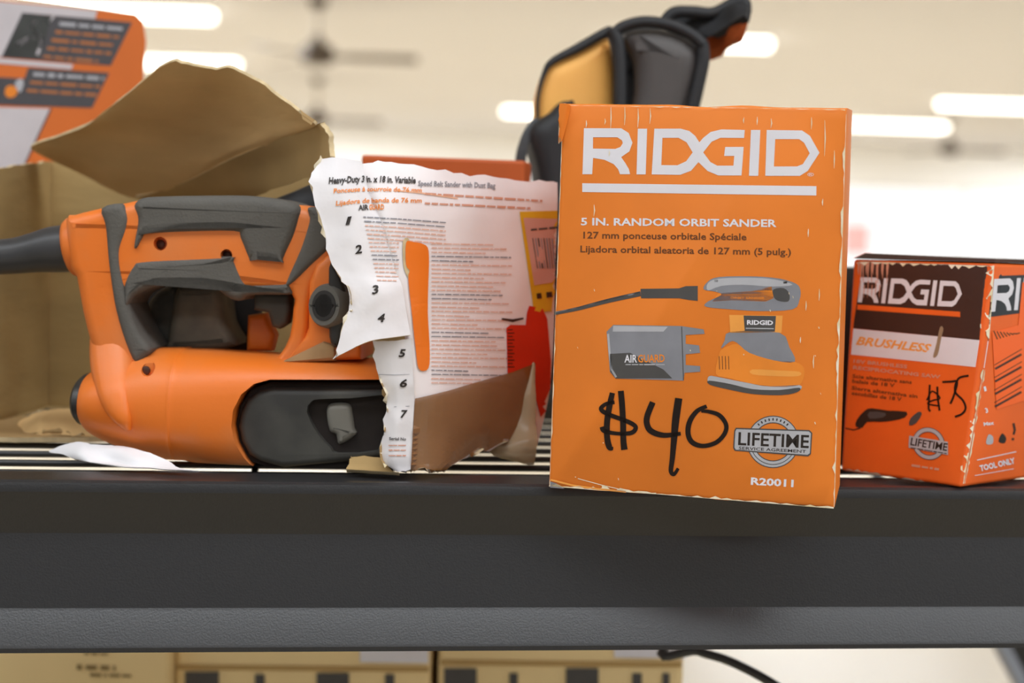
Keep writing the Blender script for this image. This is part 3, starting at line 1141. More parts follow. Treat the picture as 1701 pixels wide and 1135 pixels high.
# ------------------------------------------------------------------ belt sander
sander = thing('belt_sander', 'dusty orange corded belt sander with grey rubber grip, lying inside the torn carton', 'sander', tuple(P(400, 785, .93)))
FR = Frame(P(400, 700, .938), math.radians(-3))
c2 = crop(0, 300, 2.183)
# motor housing / body: lofted round sections
st = [(149, 622, 704, .026, 2.0), (158, 614, 718, .030, 2.0), (180, 602, 731, .034, 2.0), (215, 588, 745, .037, 2.0), (255, 578, 758, .039, 2.1), (300, 577, 769, .040, 2.3), (308, 577, 771.5, .0405, 2.35), (315, 579, 770, .0398, 2.4), (350, 580, 776, .041, 2.6),
      (412, 585, 778, .042, 3.2), (480, 589, 778, .042, 3.6), (560, 594, 777, .042, 3.8), (640, 600, 775, .040, 3.8), (676, 604, 772, .039, 3.8)]
v, f = [], []
NS = 36
stv = spline([Vector(s[:3]) for s in st], 4)
ste = spline([Vector((s[3], s[4], 0)) for s in st], 4)
for (x, yt, yb), e in zip(stv, ste):
    a, zt = FR.px(x, yt, 0)
    a2, zb = FR.px(x, yb, 0)
    zc, hz = (zt + zb) / 2, (zt - zb) / 2
    for k in range(NS):
        t = 2 * PI * k / NS
        c, s_ = math.cos(t), math.sin(t)
        ex = 2 / e.y
        v.append(FR.w((a + a2) / 2, zc + hz * math.copysign(abs(s_) ** ex, s_), e.x * math.copysign(abs(c) ** ex, c)))
n = len(stv)
f = [(i * NS + k, i * NS + (k + 1) % NS, (i + 1) * NS + (k + 1) % NS, (i + 1) * NS + k) for i in range(n - 1) for k in range(NS)]
f += [tuple(range(NS)), tuple((n - 1) * NS + k for k in range(NS))]
for q_ in v: q_.z = max(q_.z, DECK + .001)
hous = obj('housing', v, f, M_TOOL, sander, smooth=True, sharp=50)
stad = [(740, 630), (640, 631), (520, 630), (450, 630), (424, 637), (404, 654), (391, 680), (388, 707), (394, 735), (408, 762), (425, 785), (480, 800), (740, 800)]
cutr = prism('c', FR, stad, -.09, .022, M_TOOL, None, r=.0005, seg=1, at=-.036)
scr = []
for (x, y) in ((241, 615),):
    scr.append(prism('c', FR, ring(x, y, 0.01, 11.5, n=18)[:18], -.09, -.026, M_TOOL, None, r=.0003, seg=1, at=-.036))
cut(hous, [cutr] + scr, 40)
# left end cap
a, z1 = FR.px(149, 622); a, z0 = FR.px(149, 704)
zc, hz = (z1 + z0) / 2, (z1 - z0) / 2
v = []
for (da, k) in ((.004, 1.0), (.001, 1.045), (-.002, 1.04), (-.0042, .9)):
    for j in range(28):
        t = 2 * PI * j / 28
        v.append(FR.w(a + da, zc + hz * k * math.sin(t), .027 * k * math.cos(t)))
f = [(i * 28 + j, i * 28 + (j + 1) % 28, (i + 1) * 28 + (j + 1) % 28, (i + 1) * 28 + j) for i in range(3) for j in range(28)] + [tuple(range(28)), tuple(84 + j for j in range(28))]
obj('end_cap', v, f, M_BLACK_PL, sander, sharp=50)

# handle: an upside-down U
hand = [(104, 366), (118, 357), (145, 350), (175, 343), (205, 337), (240, 331), (320, 327), (412, 327), (481, 338), (530, 352), (560, 400), (556, 440), (530, 462), (516, 500), (512, 545), (505, 590), (490, 612),
        (440, 612), (462, 590), (478, 560), (484, 515), (480, 488), (415, 486), (390, 490), (350, 474), (300, 472), (250, 474), (214, 486), (208, 500), (212, 520), (226, 560), (243, 590), (262, 640), (252, 702), (215, 690),
        (185, 655), (168, 627), (150, 584), (133, 520), (122, 460), (112, 444)]
hd = prism('handle', FR, hand, -.021, .021, M_TOOL, sander, r=.0075, seg=6, sm=2)
scr = [prism('c', FR, ring(x, y, .01, r_, n=18)[:18], -.05, -.013, M_TOOL, None, r=.0003, seg=1, at=-.021) for x, y, r_ in ((266, 405, 11.5), (376, 424, 10))]
# recess line where the lower loop sweeps into the housing stays as the overlap of the two volumes
cut(hd, scr, 40)
for x, y, d in ((266, 406, -.0145), (376, 425, -.0145), (241, 616, -.028)):
    prism('screw', FR, ring(x, y, .01, 7.5, n=14)[:14], d, d + .004, mat('screw_steel', '5a4038', .4, metal=.6), sander, r=.0006, seg=2)
prism('upper_grip', FR, [(232, 329), (270, 326), (320, 325), (412, 325), (470, 333), (492, 340), (499, 352), (497, 366), (488, 395), (470, 431), (466, 435), (415, 435), (409, 430), (395, 396), (386, 387), (310, 388), (245, 391), (236, 395), (226, 412), (221, 410), (224, 380), (224, 360), (219, 342)],
      -.0235, .0235, M_GRIP, sander, r=.006, seg=5, sm=3)
prism('lower_grip', FR, [(232, 432), (300, 428), (384, 426), (390, 434), (408, 472), (420, 474), (463, 472), (480, 470), (483, 482), (478, 490), (415, 491), (398, 500), (380, 497), (350, 478), (300, 476), (256, 477), (222, 492), (210, 508), (205, 500), (204, 468), (218, 440)],
      -.0225, .0225, M_GRIP, sander, r=.005, seg=5, sm=3)
prism('rear_grip', FR, [(166, 346), (197, 338), (208, 350), (212, 364), (208, 385), (198, 414), (198, 440), (204, 470), (213, 512), (231, 555), (249, 580), (240, 594), (223, 605), (206, 570), (190, 515), (181, 460), (176, 414), (172, 375)],
      -.0228, .0228, M_GRIP, sander, r=.004, seg=4, sm=3)
prism('front_grip', FR, [(510, 345), (532, 350), (560, 395), (548, 414), (520, 440), (490, 468), (474, 476), (478, 458), (496, 415), (506, 385), (512, 362)],
      -.0225, .0225, M_GRIP, sander, r=.004, seg=4, sm=3)
# cord sleeve and collar
pc = [FR.w(*FR.px(x, y), 0) for x, y in ((146, 408), (133, 411), (110, 413), (85, 415), (55, 420), (25, 425), (-10, 428), (-60, 436), (-110, 445))]
kpx = (FR.w(*FR.px(133, 411), 0) - CAM).length / FPX
MB().tube(spline(pc, 4), [Vector((r, 0, 0)).x * kpx for r in [w.x for w in spline([Vector((r, 0, 0)) for r in (36, 38, 38, 36.5, 32, 29, 28, 27, 22)], 4)]], 28).build('cord_sleeve', M_CORD, sander, smooth=True, sharp=50)
pc2 = [FR.w(*FR.px(x, y), 0) for x, y in ((116, 412), (122, 411), (135, 409), (150, 406), (158, 404))]
MB().tube(pc2, [w * kpx for w in (44, 48, 50, 48, 40)], 28).build('cord_collar', M_TOOL, sander, smooth=True, sharp=60)
e_ = pc[-1]
dk = lambda dx, dy: Vector((e_.x + dx, e_.y + dy, DECK + .006))
MB().tube(spline([pc[-2], e_, e_ + Vector((-.03, -.002, -.012)), e_ + Vector((-.055, 0, -.05)), dk(-.07, .01), dk(-.10, .03), dk(-.16, .05)], 6), .0045, 12).build('power_cord', M_CORD, sander, smooth=True, sharp=60)
# motor block seen through the loop
prism('motor_cover', FR, c2([(600, 585), (615, 480), (632, 400), (660, 380), (770, 378), (800, 410), (815, 520), (850, 600), (700, 620), (600, 618)]), .012, .05, M_MOTOR, sander, r=.006, seg=4, sm=3)
prism('motor_base', FR, c2([(490, 560), (540, 430), (600, 385), (650, 380), (650, 620), (500, 620)]), .024, .055, M_MOTOR, sander, r=.006, seg=4, sm=3)
prism('fan_housing', FR, c2([(440, 370), (830, 370), (950, 420), (930, 620), (470, 640)]), .052, .062, M_BLACK_PL, sander, r=.003, seg=3)
prism('trigger', FR, c2([(918, 410), (1050, 410), (1050, 470), (1040, 520), (1010, 540), (985, 530), (970, 480), (918, 470)]), -.009, .009, M_DUSTY, sander, r=.003, seg=3)
prism('trigger_guard', FR, c2([(895, 490), (965, 480), (985, 530), (1000, 560), (985, 620), (890, 620)]), .02, .034, M_TOOL, sander, r=.004, seg=3)
# front head block and knob
prism('front_housing', FR, [(512, 470), (524, 440), (552, 415), (600, 410), (600, 598), (470, 604), (505, 560), (511, 545)], -.0235, .03, M_TOOL, sander, r=.004, seg=3)
# the loop's foot sweeping down over the front of the housing
ft = [(186, 530, .001, 28, .015), (191, 560, -.001, 36, .0185), (199, 590, -.005, 40, .0205), (207, 615, -.009, 39, .0225), (216, 640, -.014, 35, .0240), (226, 664, -.018, 28, .0235), (237, 686, -.021, 18, .0210), (244, 703, -.022, 6, .0165)]
v = []
fts = spline([Vector(q_[:3]) for q_ in ft], 4)
ftw = spline([Vector((q_[3], q_[4], 0)) for q_ in ft], 4)
for i, (c_, w_) in enumerate(zip(fts, ftw)):
    a, z = FR.px(c_.x, c_.y, 0)
    t = (fts[min(i + 1, len(fts) - 1)] - fts[max(i - 1, 0)])
    tl_ = math.hypot(t.x, t.y)
    nx, nz = t.y / tl_, t.x / tl_
    hw = w_.x * .938 / FPX
    for k in range(28):
        th = 2 * PI * k / 28
        cc = math.copysign(abs(math.cos(th)) ** .7, math.cos(th)); ss = math.copysign(abs(math.sin(th)) ** .7, math.sin(th))
        v.append(FR.w(a + nx * hw * cc, z + nz * hw * cc, c_.z + w_.y * ss))
n_ = len(fts)
obj('handle_foot', v, [(i * 28 + k, i * 28 + (k + 1) % 28, (i + 1) * 28 + (k + 1) % 28, (i + 1) * 28 + k) for i in range(n_ - 1) for k in range(28)] + [tuple(range(28)), tuple((n_ - 1) * 28 + k for k in range(28))],
    M_TOOL, sander, smooth=True, sharp=60)
prism('black_filler', FR, [(398, 356), (430, 338), (480, 318), (530, 299), (590, 294), (600, 330), (590, 420), (520, 440), (420, 410)], .045, .085, M_BAG_BLACK, sander, r=.012, seg=4, sm=3)  # added black item filling the hollow under the flap band
prism('knob_plate', FR, [(545, 445), (555, 440), (574, 480), (574, 540), (560, 578), (548, 570), (545, 540)], -.033, -.023, M_BLACK_PL, sander, r=.003, seg=3, sm=2)
kc = FR.w(*FR.px(541, 508, -.031), -.031)
ax = Vector((-.55, -.83, .06)).normalized()
km = (kc - CAM).length / FPX
MB().tube([kc - ax * .014, kc - ax * .004, kc, kc + ax * .0015, kc + ax * .0015, kc - ax * .001, kc - ax * .001, kc + ax * .001, kc + ax * .001],
          [w * km for w in (38, 38, 36, 33, 24, 21, 15, 13, .5)], 28).build('tracking_knob', mat('worn_grey_plastic', '66645e', .55, .1, 60), sander, sharp=35)
for r0_, r1_, dd_ in ((25, 19, .0019), (11, .5, .0019)):
    MB().tube([kc + ax * .0012, kc + ax * dd_, kc + ax * dd_, kc + ax * .0012], [r0_ * km, r0_ * km, r1_ * km, r1_ * km], 28, caps=False).build('knob_ring', M_BLACK_PL, sander, sharp=35)
prism('dusty_ledge', FR, [(466, 602), (536, 568), (556, 574), (556, 600), (480, 604)], -.027, .03, mat('dust_film', 'a8845c', .9, .1, 60), sander, r=.003, seg=2)
# belt drive: black side plate, belt, lever
plate = [(672, 646), (640, 648), (520, 646), (452, 645), (428, 651), (410, 665), (399, 687), (395, 709), (400, 734), (413, 757), (432, 768), (470, 778), (520, 773), (600, 766), (672, 758)]
pl = prism('belt_cover', FR, plate, -.036, -.004, M_DUSTY, sander, r=.004, seg=4)
c6b = crop(340, 580, 4.54)
rec = prism('c', FR, c6b([(770, 480), (800, 400), (870, 378), (1100, 372), (1500, 360), (1500, 640), (1340, 660), (1300, 770), (1000, 790), (950, 750), (850, 640)]), -.06, -.022, M_BLACK_PL, None, r=.0005, seg=1, sm=2, at=-.036)
cut(pl, [rec], 40)
prism('recess_floor', FR, c6b([(760, 480), (790, 390), (870, 368), (1500, 350), (1500, 780), (1000, 800), (930, 750), (840, 640)]), -.0225, -.015, M_BLACK_PL, sander, r=.0005, seg=1)
prism('belt_lever', FR, c6b([(912, 480), (930, 425), (985, 408), (1050, 408), (1095, 430), (1110, 500), (1125, 600), (1135, 650), (1010, 725), (985, 650), (935, 620)]), -.034, -.018, M_LEVER, sander, r=.0035, seg=4, sm=3)
blt = [(672, 636), (640, 637), (450, 636), (418, 646), (398, 675), (391, 706), (398, 742), (415, 768), (440, 784), (480, 791), (672, 786)]
prism('sanding_belt', FR, blt, -.030, .034, mat('worn_belt', '2a2320', .9, .15, 80), sander, r=.001, seg=1, at=-.030)
prism('sole_shoe', FR, [(330, 776), (345, 772), (420, 778), (440, 795), (400, 797), (345, 795)], -.028, .03, M_BLACK_PL, sander, r=.001, seg=1)

# ------------------------------------------------------------------ torn white carton round the belt sander
cart = thing('torn_carton', 'torn white cardboard carton with bent brown flap, numbers down its ripped edge', 'cardboard box', tuple(D(560, 745)))
KR = [mat('kraft_wall_shaded', 'ab905f', .9, .12, 10, bump=.4, bscale=40, stretch=(1, 1, 3)), M_KRAFT, M_KRAFT_EDGE]  # same board as the flap, interior shade put into its colour
WH = [M_PINK_CARD, M_KRAFT, M_WORN]
WS = [M_WHITE_CARD, M_KRAFT, M_WORN]
yb = .893
main = sheet('printed_panel', [
    [(583, 268, .902), (628, 268, .900), (700, 276, .912), (780, 288, .932), (855, 298, .955), (926, 304, .975)],
    [(612, 320, .897), (640, 345, .893), (705, 345, .908), (785, 345, .928), (858, 345, .95), (926, 350, .972)],
    [(650, 440, .895), (664, 450, .893), (715, 450, .906), (790, 450, .927), (860, 450, .948), (922, 450, .97)],
    [(668, 520, .897), (680, 540, .893), (725, 545, .904), (795, 545, .925), (860, 545, .946), (920, 545, .968)],
    [(676, 620, .895), (690, 640, .893), (735, 640, .903), (800, 640, .924), (858, 640, .944), (914, 640, .966)],
    [(676, 700, .895), (690, 715, .893), (735, 715, .903), (795, 705, .923), (850, 690, .943), (905, 690, .964)],
    [(672, 794, .891), (690, 790, .890), (732, 786, .900), (775, 765, .921), (835, 740, .941), (893, 738, .962)],
], WH, cart, 6, .003, crumple=.0016, cs=30, ragged=(.002, 0, .004, .001), seed=2)
up = sheet('numbered_edge', [
    [(532, 262, .900), (562, 262, .897), (600, 266, .900)],
    [(515, 302, .889), (565, 310, .888), (620, 318, .898)],
    [(532, 375, .884), (585, 378, .885), (640, 370, .894)],
    [(553, 440, .881), (602, 446, .883), (656, 446, .892)],
    [(575, 486, .879), (622, 480, .881), (668, 476, .890)],
    [(572, 530, .877), (622, 528, .880), (676, 524, .889)],
    [(551, 598, .873), (612, 568, .877), (682, 556, .887)]], WS, cart, 7, .0025, crumple=.0010, cs=60, ragged=(.001, .0, .0005, .0025), seed=4)
lo = sheet('numbered_strip', [
    [(618, 566, .889), (650, 566, .888), (684, 562, .889)],
    [(626, 622, .889), (655, 622, .887), (686, 622, .889)],
    [(640, 660, .889), (662, 660, .887), (688, 660, .889)],
    [(638, 705, .889), (660, 705, .886), (686, 705, .889)],
    [(630, 760, .888), (655, 760, .884), (684, 755, .887)],
    [(650, 778, .886), (664, 785, .884), (682, 778, .886)]], WS, cart, 6, .0025, crumple=.0010, cs=70, ragged=(.0006, 0, .002, .0025), seed=8)
# top flap, folded back over: we see its brown underside
sheet('top_flap', [
    [(170, 186, 1.030), (225, 146, 1.000), (282, 102, .968), (340, 113, .958), (398, 118, .950), (462, 160, .940), (520, 203, .930)],
    [(140, 210, 1.045), (215, 190, 1.025), (282, 172, 1.005), (345, 170, .995), (405, 175, .980), (465, 195, .958), (525, 209, .932)],
    [(100, 226, 1.065), (195, 226, 1.050), (280, 228, 1.035), (340, 228, 1.022), (400, 225, 1.002), (450, 222, .975), (518, 213, .940)],
    [(50, 244, 1.085), (150, 265, 1.078), (215, 282, 1.070), (275, 287, 1.060), (335, 275, 1.040), (400, 252, 1.010), (500, 219, .952)],
    [(75, 262, 1.105), (140, 292, 1.100), (190, 318, 1.096), (235, 330, 1.090), (300, 308, 1.065), (380, 268, 1.025), (490, 224, .960)]],
    [M_KRAFT_IN, M_KRAFT, M_KRAFT_EDGE], cart, 6, .0018, crumple=.0014, cs=22, ragged=(.002, .001, 0, .0006), seed=6)
sheet('flap_band', [
    [(225, 328, 1.088), (300, 306, 1.063), (380, 266, 1.023), (470, 229, .970), (532, 205, .930)],
    [(280, 342, 1.088), (340, 320, 1.060), (420, 286, 1.018), (500, 250, .962), (547, 228, .926)],
    [(300, 354, 1.086), (400, 338, 1.055), (450, 317, 1.01), (520, 290, .955), (548, 264, .922)]],
    [mat('kraft_pale', 'b49562', .85, .1, 14, bump=.3, bscale=60), M_KRAFT, M_KRAFT_EDGE], cart, 6, .003, crumple=.001, cs=30, ragged=(0, .003, .001, 0), seed=7)
# back wall and left end wall of the carton (inside faces)
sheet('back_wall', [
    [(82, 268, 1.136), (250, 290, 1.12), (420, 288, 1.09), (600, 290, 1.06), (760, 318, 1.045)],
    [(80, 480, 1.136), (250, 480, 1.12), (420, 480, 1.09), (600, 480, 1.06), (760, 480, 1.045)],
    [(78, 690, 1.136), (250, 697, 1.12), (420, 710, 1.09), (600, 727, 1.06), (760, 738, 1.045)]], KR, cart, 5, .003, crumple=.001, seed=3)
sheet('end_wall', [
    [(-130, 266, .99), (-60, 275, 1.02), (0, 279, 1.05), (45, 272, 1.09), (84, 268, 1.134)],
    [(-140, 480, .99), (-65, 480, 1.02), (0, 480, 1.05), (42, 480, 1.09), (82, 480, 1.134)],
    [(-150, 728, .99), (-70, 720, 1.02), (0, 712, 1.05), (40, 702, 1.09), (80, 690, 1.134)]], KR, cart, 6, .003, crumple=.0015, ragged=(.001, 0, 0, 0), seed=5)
sheet('carton_bottom', [
    [tuple(D(x, y0, DECK + .004)) + (0,) for x, y0 in ((-140, 690), (60, 692), (260, 698), (450, 712), (640, 728))],
    [tuple(D(x, y0, DECK + .004)) + (0,) for x, y0 in ((-140, 705), (60, 708), (260, 712), (450, 724), (640, 736))],
    [tuple(D(x, y0, DECK + .004)) + (0,) for x, y0 in ((-150, 724), (60, 728), (260, 727), (450, 736), (640, 744))]],
    [M_KRAFT, M_KRAFT, M_KRAFT_EDGE], cart, 6, .003, ragged=(0, 0, .005, 0), seed=15)
sheet('bottom_flap', [
    [(580, 758, .897), (605, 757, .896), (640, 762, .893)],
    [(572, 791, .8905), (605, 793, .889), (660, 794, .886)]], [mat('kraft_pale', ''), M_KRAFT, M_KRAFT_EDGE], cart, 5, .002, ragged=(.001, .004, .003, .002), seed=9)
# tape folded round the lower corner
sheet('torn_tape_tail', [
    [(878, 612, .954), (886, 602, .953), (889, 606, .953)],
    [(850, 690, .948), (874, 688, .946), (892, 690, .947)],
    [(812, 750, .945), (855, 752, .94), (893, 745, .942)],
    [(868, 768, .944), (878, 775, .943), (886, 778, .944)]], [mat('clear_tape', 'b39a78', .2, .08, 40, alpha=.8), mat('clear_tape', ''), mat('clear_tape', '')], cart, 5, .0004, crumple=.002, cs=50, ragged=(0, .001, .003, .001), seed=13)
# printing on the carton
SC = Onto(main, up, lo)
k3 = crop(480, 180, 3.548)
k4 = crop(480, 490, 3.548)
pr = Print(SC, step=10, base=.0011)
pr.poly(M_TAPE, [(689, 662), (740, 650), (800, 632), (850, 618), (888, 603), (880, 640), (866, 690), (842, 735), (812, 752), (790, 768), (760, 786), (722, 790), (681, 790), (685, 720)])
pr.build('packing_tape', main)
pr = Print(SC, step=14, base=.0005)


def arch(x, y):
    # the rows rise to the crease and sink again towards the right
    t = x - 545
    return (x, y + (-.36 * t + .0030 * t * t if t < 75 else -10.1 + .13 * (t - 75)))


pr.text(M_BLACK_INK, 'Heavy-Duty 3 in. x 18 in. Variable', (546, 309), (690, 309), 11, .03, .15, curve=lambda x, y: (x, y - 4 * math.sin(min(1, max(0, (x - 546) / 100)) * PI * .5) - 3 + .0 * x + (.035 * (x - 600) if x > 600 else 0)))
pr.text(M_GREY_INK, 'Speed Belt Sander with Dust Bag', (694, 309), (822, 313), 9, .02, curve=lambda x, y: (x, y))
pr.text(M_ORANGE_INK, 'Ponceuse à courroie de 76 mm', (554, 322), (700, 322), 8, .02, .1, curve=lambda x, y: (x, y - 5 * math.sin(min(1, max(0, (x - 546) / 100)) * PI * .5) + (.03 * (x - 600) if x > 600 else 0)))
pr.greek(M_SALMON, 705, 322, 900, 334, 3.5, 2)
pr.text(M_ORANGE_INK, 'Lijadora de banda de 76 mm', (558, 343), (700, 340), 8, .02, .1, curve=lambda x, y: (x, y - 6 * math.sin(min(1, max(0, (x - 546) / 100)) * PI * .5) + (.03 * (x - 600) if x > 600 else 0)))
pr.greek(M_SALMON, 705, 338, 880, 346, 3.5, 3)
pr.text(M_BLACK_INK, 'AIR', (595, 350), (612, 349), 9, .03)
pr.text(M_ORANGE_INK, 'GUARD', (613, 349), (638, 348), 9, .03)
row = 0
for y in range(361, 640, 7):
    row += 1
    x0 = 603 + (y - 361) * .22 if y < 520 else 690
    x0 = max(x0, 603)
    ink = (M_GREY_INK if row % 9 in (1, 2) else mat('pale_salmon_ink', 'e6b7a4', .6))
    if y < 400:
        pr.greek(ink, x0, y, 660, y + 3, 2.2, row, word=9)
        pr.greek(ink, 660, y + 3, 740, y + 9, 2.2, row + 50, word=11)
    else:
        if y < 470: pr.greek(ink, x0, y, 662, y + 1, 2.2, row, word=9)
        pr.greek(ink, 716, y + 2, 716 + 60 + 75 * abs(math.sin(row * 1.7)), y + 4, 2.2, row + 90, word=12)
for ch, x, y, s_ in (('1', 574, 374, 13), ('2', 590, 422, 14), ('3', 618, 489, 14), ('4', 627, 535, 14), ('5', 662, 593, 13), ('6', 664, 643, 13), ('7', 665, 694, 13)):
    pr.text(M_BLACK_INK, ch, (x, y), (x + 12, y - 2 if y < 500 else y), s_, .03, .2)
for y in (622, 675): pr.line(M_GREY_INK, [(630 + (y - 622) * .2, y), (655, y + 1), (680, y)], .8)
pr.text(M_BLACK_INK, 'Serial No', (647, 731), (674, 732), 5, .02)
for y in (740, 748, 757): pr.greek(M_SALMON, 646, y, 674, y, 2, y)
pr.poly(mat('pale_orange_rule', 'efb795', .6), [(700, 272), (700, 281), (760, 290), (760, 281)][:0] or [(660, 318), (700, 322), (760, 331), (760, 329), (700, 320), (660, 316)])
pr.build('printed_text', main)
# orange cut-out slot with the brown rim
pr = Print(SC, step=14, base=.0007, inc=.0002)
pr.poly(M_KRAFT_EDGE, smooth_px(k3([(668, 785), (705, 775), (700, 900), (712, 990), (700, 1000), (672, 930)]), 3))
pr.layer().poly(mat('bright_orange_print', 'f27a1a', .4), smooth_px([(673, 404), (683, 402), (706, 408), (711, 425), (710, 470), (709, 520), (712, 570), (712, 606), (705, 616), (694, 612), (690, 585), (684, 530), (677, 465), (679, 450), (673, 440)], 3))
pr.build('orange_slot_print', main)
# clearance sticker, red comb print at the right end of the panel
pr = Print(SC, step=14, base=.0006, inc=.0002)
pr.poly(M_YELLOW, [(862, 352), (925, 350), (925, 516), (886, 520)])
pr.layer().poly(mat('pink_label', 'd9a698', .5), [(868, 362), (925, 364), (925, 468), (886, 474)])
pr.layer()
for k in range(9):
    pr.line(M_GREY_INK if k % 2 else M_DARK_INK, [(883 + k * 4.6, 396), (891 + k * 4.2, 446)], 1.4 + (k % 3) * .6)
pr.greek(M_DARK_INK, 880, 382, 924, 378, 4, 7)
pr.greek(M_DARK_CARD, 890, 492, 926, 488, 12, 4, word=12)
pr.build('clearance_sticker', main)
pr = Print(SC, step=14, base=.0006, inc=.0002)
pr.poly(M_RED_INK, [(840, 545), (846, 540), (872, 540), (874, 520), (878, 508), (900, 512), (908, 530), (914, 600), (912, 690), (900, 704), (888, 660), (868, 612), (842, 622)])
pr.layer()
for k in range(12): pr.line(M_DARK_CARD, [(842, 548 + k * 5.6), (850 + (k % 2) * 3, 548 + k * 5.6)], 1.6)
pr.line(M_DARK_CARD, [(832, 530), (850, 533), (868, 529)], [3, 5, 3])
pr.build('red_print', main)

# ------------------------------------------------------------------ loose things on the deck
tissue = sheet('paper_scrap', [
    [(78, 750, .925), (125, 734, .918), (165, 738, .912), (205, 742, .908), (250, 752, .900)],
    [(110, 757, .914), (140, 756, .905), (180, 764, .902), (230, 766, .890), (300, 780, .884)],
    [(135, 771, .905), (160, 780, .893), (200, 788, .886), (260, 793, .882), (332, 796, .877)]], [M_PAPER, M_PAPER, M_PAPER], None, 6, .0006, crumple=.004, cs=45, ragged=(.001, .001, .001, .001), seed=21, jit=25)
tag(tissue, 'crumpled white paper scrap lying under the lower left of the belt sander', 'paper')
crumb = sheet('cardboard_scrap', [
    [(30, 700, 1.03), (70, 682, 1.03), (110, 680, 1.03), (150, 690, 1.02)],
    [(15, 725, 1.02), (60, 700, 1.0), (105, 698, 1.0), (165, 705, 1.0)],
    [(5, 745, 1.0), (60, 728, .985), (110, 724, .985), (170, 730, .98)]], [M_KRAFT_IN, M_KRAFT, M_KRAFT_EDGE], None, 7, .002, crumple=.008, cs=50, ragged=(.004, .004, .006, .004), seed=23, jit=30)
tag(crumb, 'crushed brown cardboard scrap on the deck at the far left, behind the white paper', 'cardboard')

# ------------------------------------------------------------------ slanted orange printed box at the upper left
ob = thing('printed_box', 'orange and white printed box with slanted dark panels, behind the carton at upper left', 'box', tuple(D(60, 650)))
OY = 1.20
f0 = P(-190, -20, OY - .02)
f1 = P(241, 62, OY + .03)
eb = Vector((f1.x - f0.x, f1.y - f0.y, 0)).normalized()
bk = Vector((-eb.y, eb.x, 0))
no = bk.copy()
hit = lambda x, y: plane_hit(x, y, f0, no)
out = [hit(-190, -22), hit(0, 0), hit(168, 17), hit(226, 24), hit(238, 36), hit(243, 70), hit(239, 110), hit(236, 240)]
rbz = Vector((out[-1].x, out[-1].y, DECK + .0006)); lbz = Vector((out[0].x, out[0].y, DECK + .0006))
out += [rbz, lbz]
BD = .16
vv = out + [p + bk * BD for p in out]
n = len(out)
bo = obj('box_body', vv, [tuple(range(n)), tuple(range(2 * n - 1, n - 1, -1))] + [(i, (i + 1) % n, n + (i + 1) % n, n + i) for i in range(n)], mat('dull_orange_card', 'dc7028', .5, .05, 18), ob)
SO = Flat(f0, no)
c1 = crop(0, 0, 4.054)
pr = Print(SO, base=.0003, inc=.0002)
M_OW = mat('cool_white_print', 'cfc8cc', .5, .04, 30)
M_CHAR = mat('charcoal_print', '4c4a4e', .5, .08, 40)
pr.poly(M_OW, c1([(-760, -70), (0, 10), (655, 72), (640, 128), (150, 85), (10, 385), (-760, 330)]))
pr.poly(M_OW, c1([(-760, 330), (0, 392), (492, 435), (480, 468), (0, 428), (-760, 370)]))
pr.poly(M_OW, c1([(-760, 690), (0, 722), (342, 732), (170, 1100), (120, 1300), (-760, 1300)]))
pr.poly(M_CHAR, c1([(150, 85), (330, 103), (380, 106), (890, 152), (745, 442), (10, 385)]))
pr.poly(M_CHAR, c1([(190, 457), (735, 492), (620, 727), (-200, 700), (-200, 560), (0, 520), (165, 530)]))
pr.line(M_CHAR, c1([(342, 732), (170, 1100)]), 3)
pr.layer()
pr.poly(mat('photo_dark', '3a3c3a', .5, .3, 40), c1([(158, 95), (350, 108), (262, 392), (25, 378)]))
pr.line(M_OW, c1([(240, 140), (215, 185), (245, 225), (230, 260)]), [5, 7, 9, 6], 4)
pr.line(M_OW, c1([(235, 240), (160, 275), (110, 310)]), [5, 7, 8], 4)
pr.line(M_OW, c1([(270, 240), (275, 300), (250, 370)]), [4, 5, 5], 4)
pr.poly(M_OW, c1([(350, 108), (372, 108), (330, 160), (290, 150)]))
for k in range(5):
    y = 160 + k * 55
    xa, xb = 400 - k * 27, 830 - k * 27
    pr.greek(M_LIGHT_INK if k == 0 else mat('rust_brown_ink', 'b8713f', .6), *c1([(xa, y)])[0], *c1([(xb - (60 if k == 4 else 0), y + 36)])[0], 6.5 if k == 0 else 5.5, k, word=22)
for k in range(3):
    y = 500 + k * 55
    xa, xb = 225 - k * 22, 700 - k * 24
    pr.greek(M_LIGHT_INK if k == 0 else mat('rust_brown_ink', 'b8713f', .6), *c1([(xa, y)])[0], *c1([(xb, y + 30)])[0], 7 if k == 0 else 5.5, k + 9, word=22)
pr.poly(M_ORANGE_INK, smooth_px(c1([(40, 590), (80, 575), (115, 600), (110, 640), (70, 660), (35, 640)]), 3))
pr.poly(M_LIGHT_INK, smooth_px(c1([(100, 560), (140, 530), (160, 560), (140, 620), (120, 610)]), 3))
pr.build('front_print', ob)

# ------------------------------------------------------------------ plain orange carton behind the torn carton, shade put into its colour
pc_ = thing('shaded_orange_box', 'shade-darkened orange box whose top edge shows over the torn white carton', 'box', tuple(D(740, 690)))
q0, q1 = P(600, 257, 1.085), P(872, 267, 1.07)
MBx = MB()
g0, g1 = Vector((q0.x, q0.y, DECK + .0006)), Vector((q1.x, q1.y, DECK + .0006))
bk2 = Vector((-(g1 - g0).y, (g1 - g0).x, 0)).normalized() * .035
MBx.hexa([g0, g1, q1, q0, g0 + bk2, g1 + bk2, q1 + bk2, q0 + bk2])
rbx = MBx.build('box_body', M_SHADED_ORANGE, pc_)
m = rbx.modifiers.new('bevel', 'BEVEL'); m.width = .002; m.segments = 2
bake(rbx)

# ------------------------------------------------------------------ tool bag
bag = thing('tool_bag', 'black and orange fabric tool bag with open lid, behind the upright orange box', 'bag', tuple(D(1040, 690)))
BY = 1.13


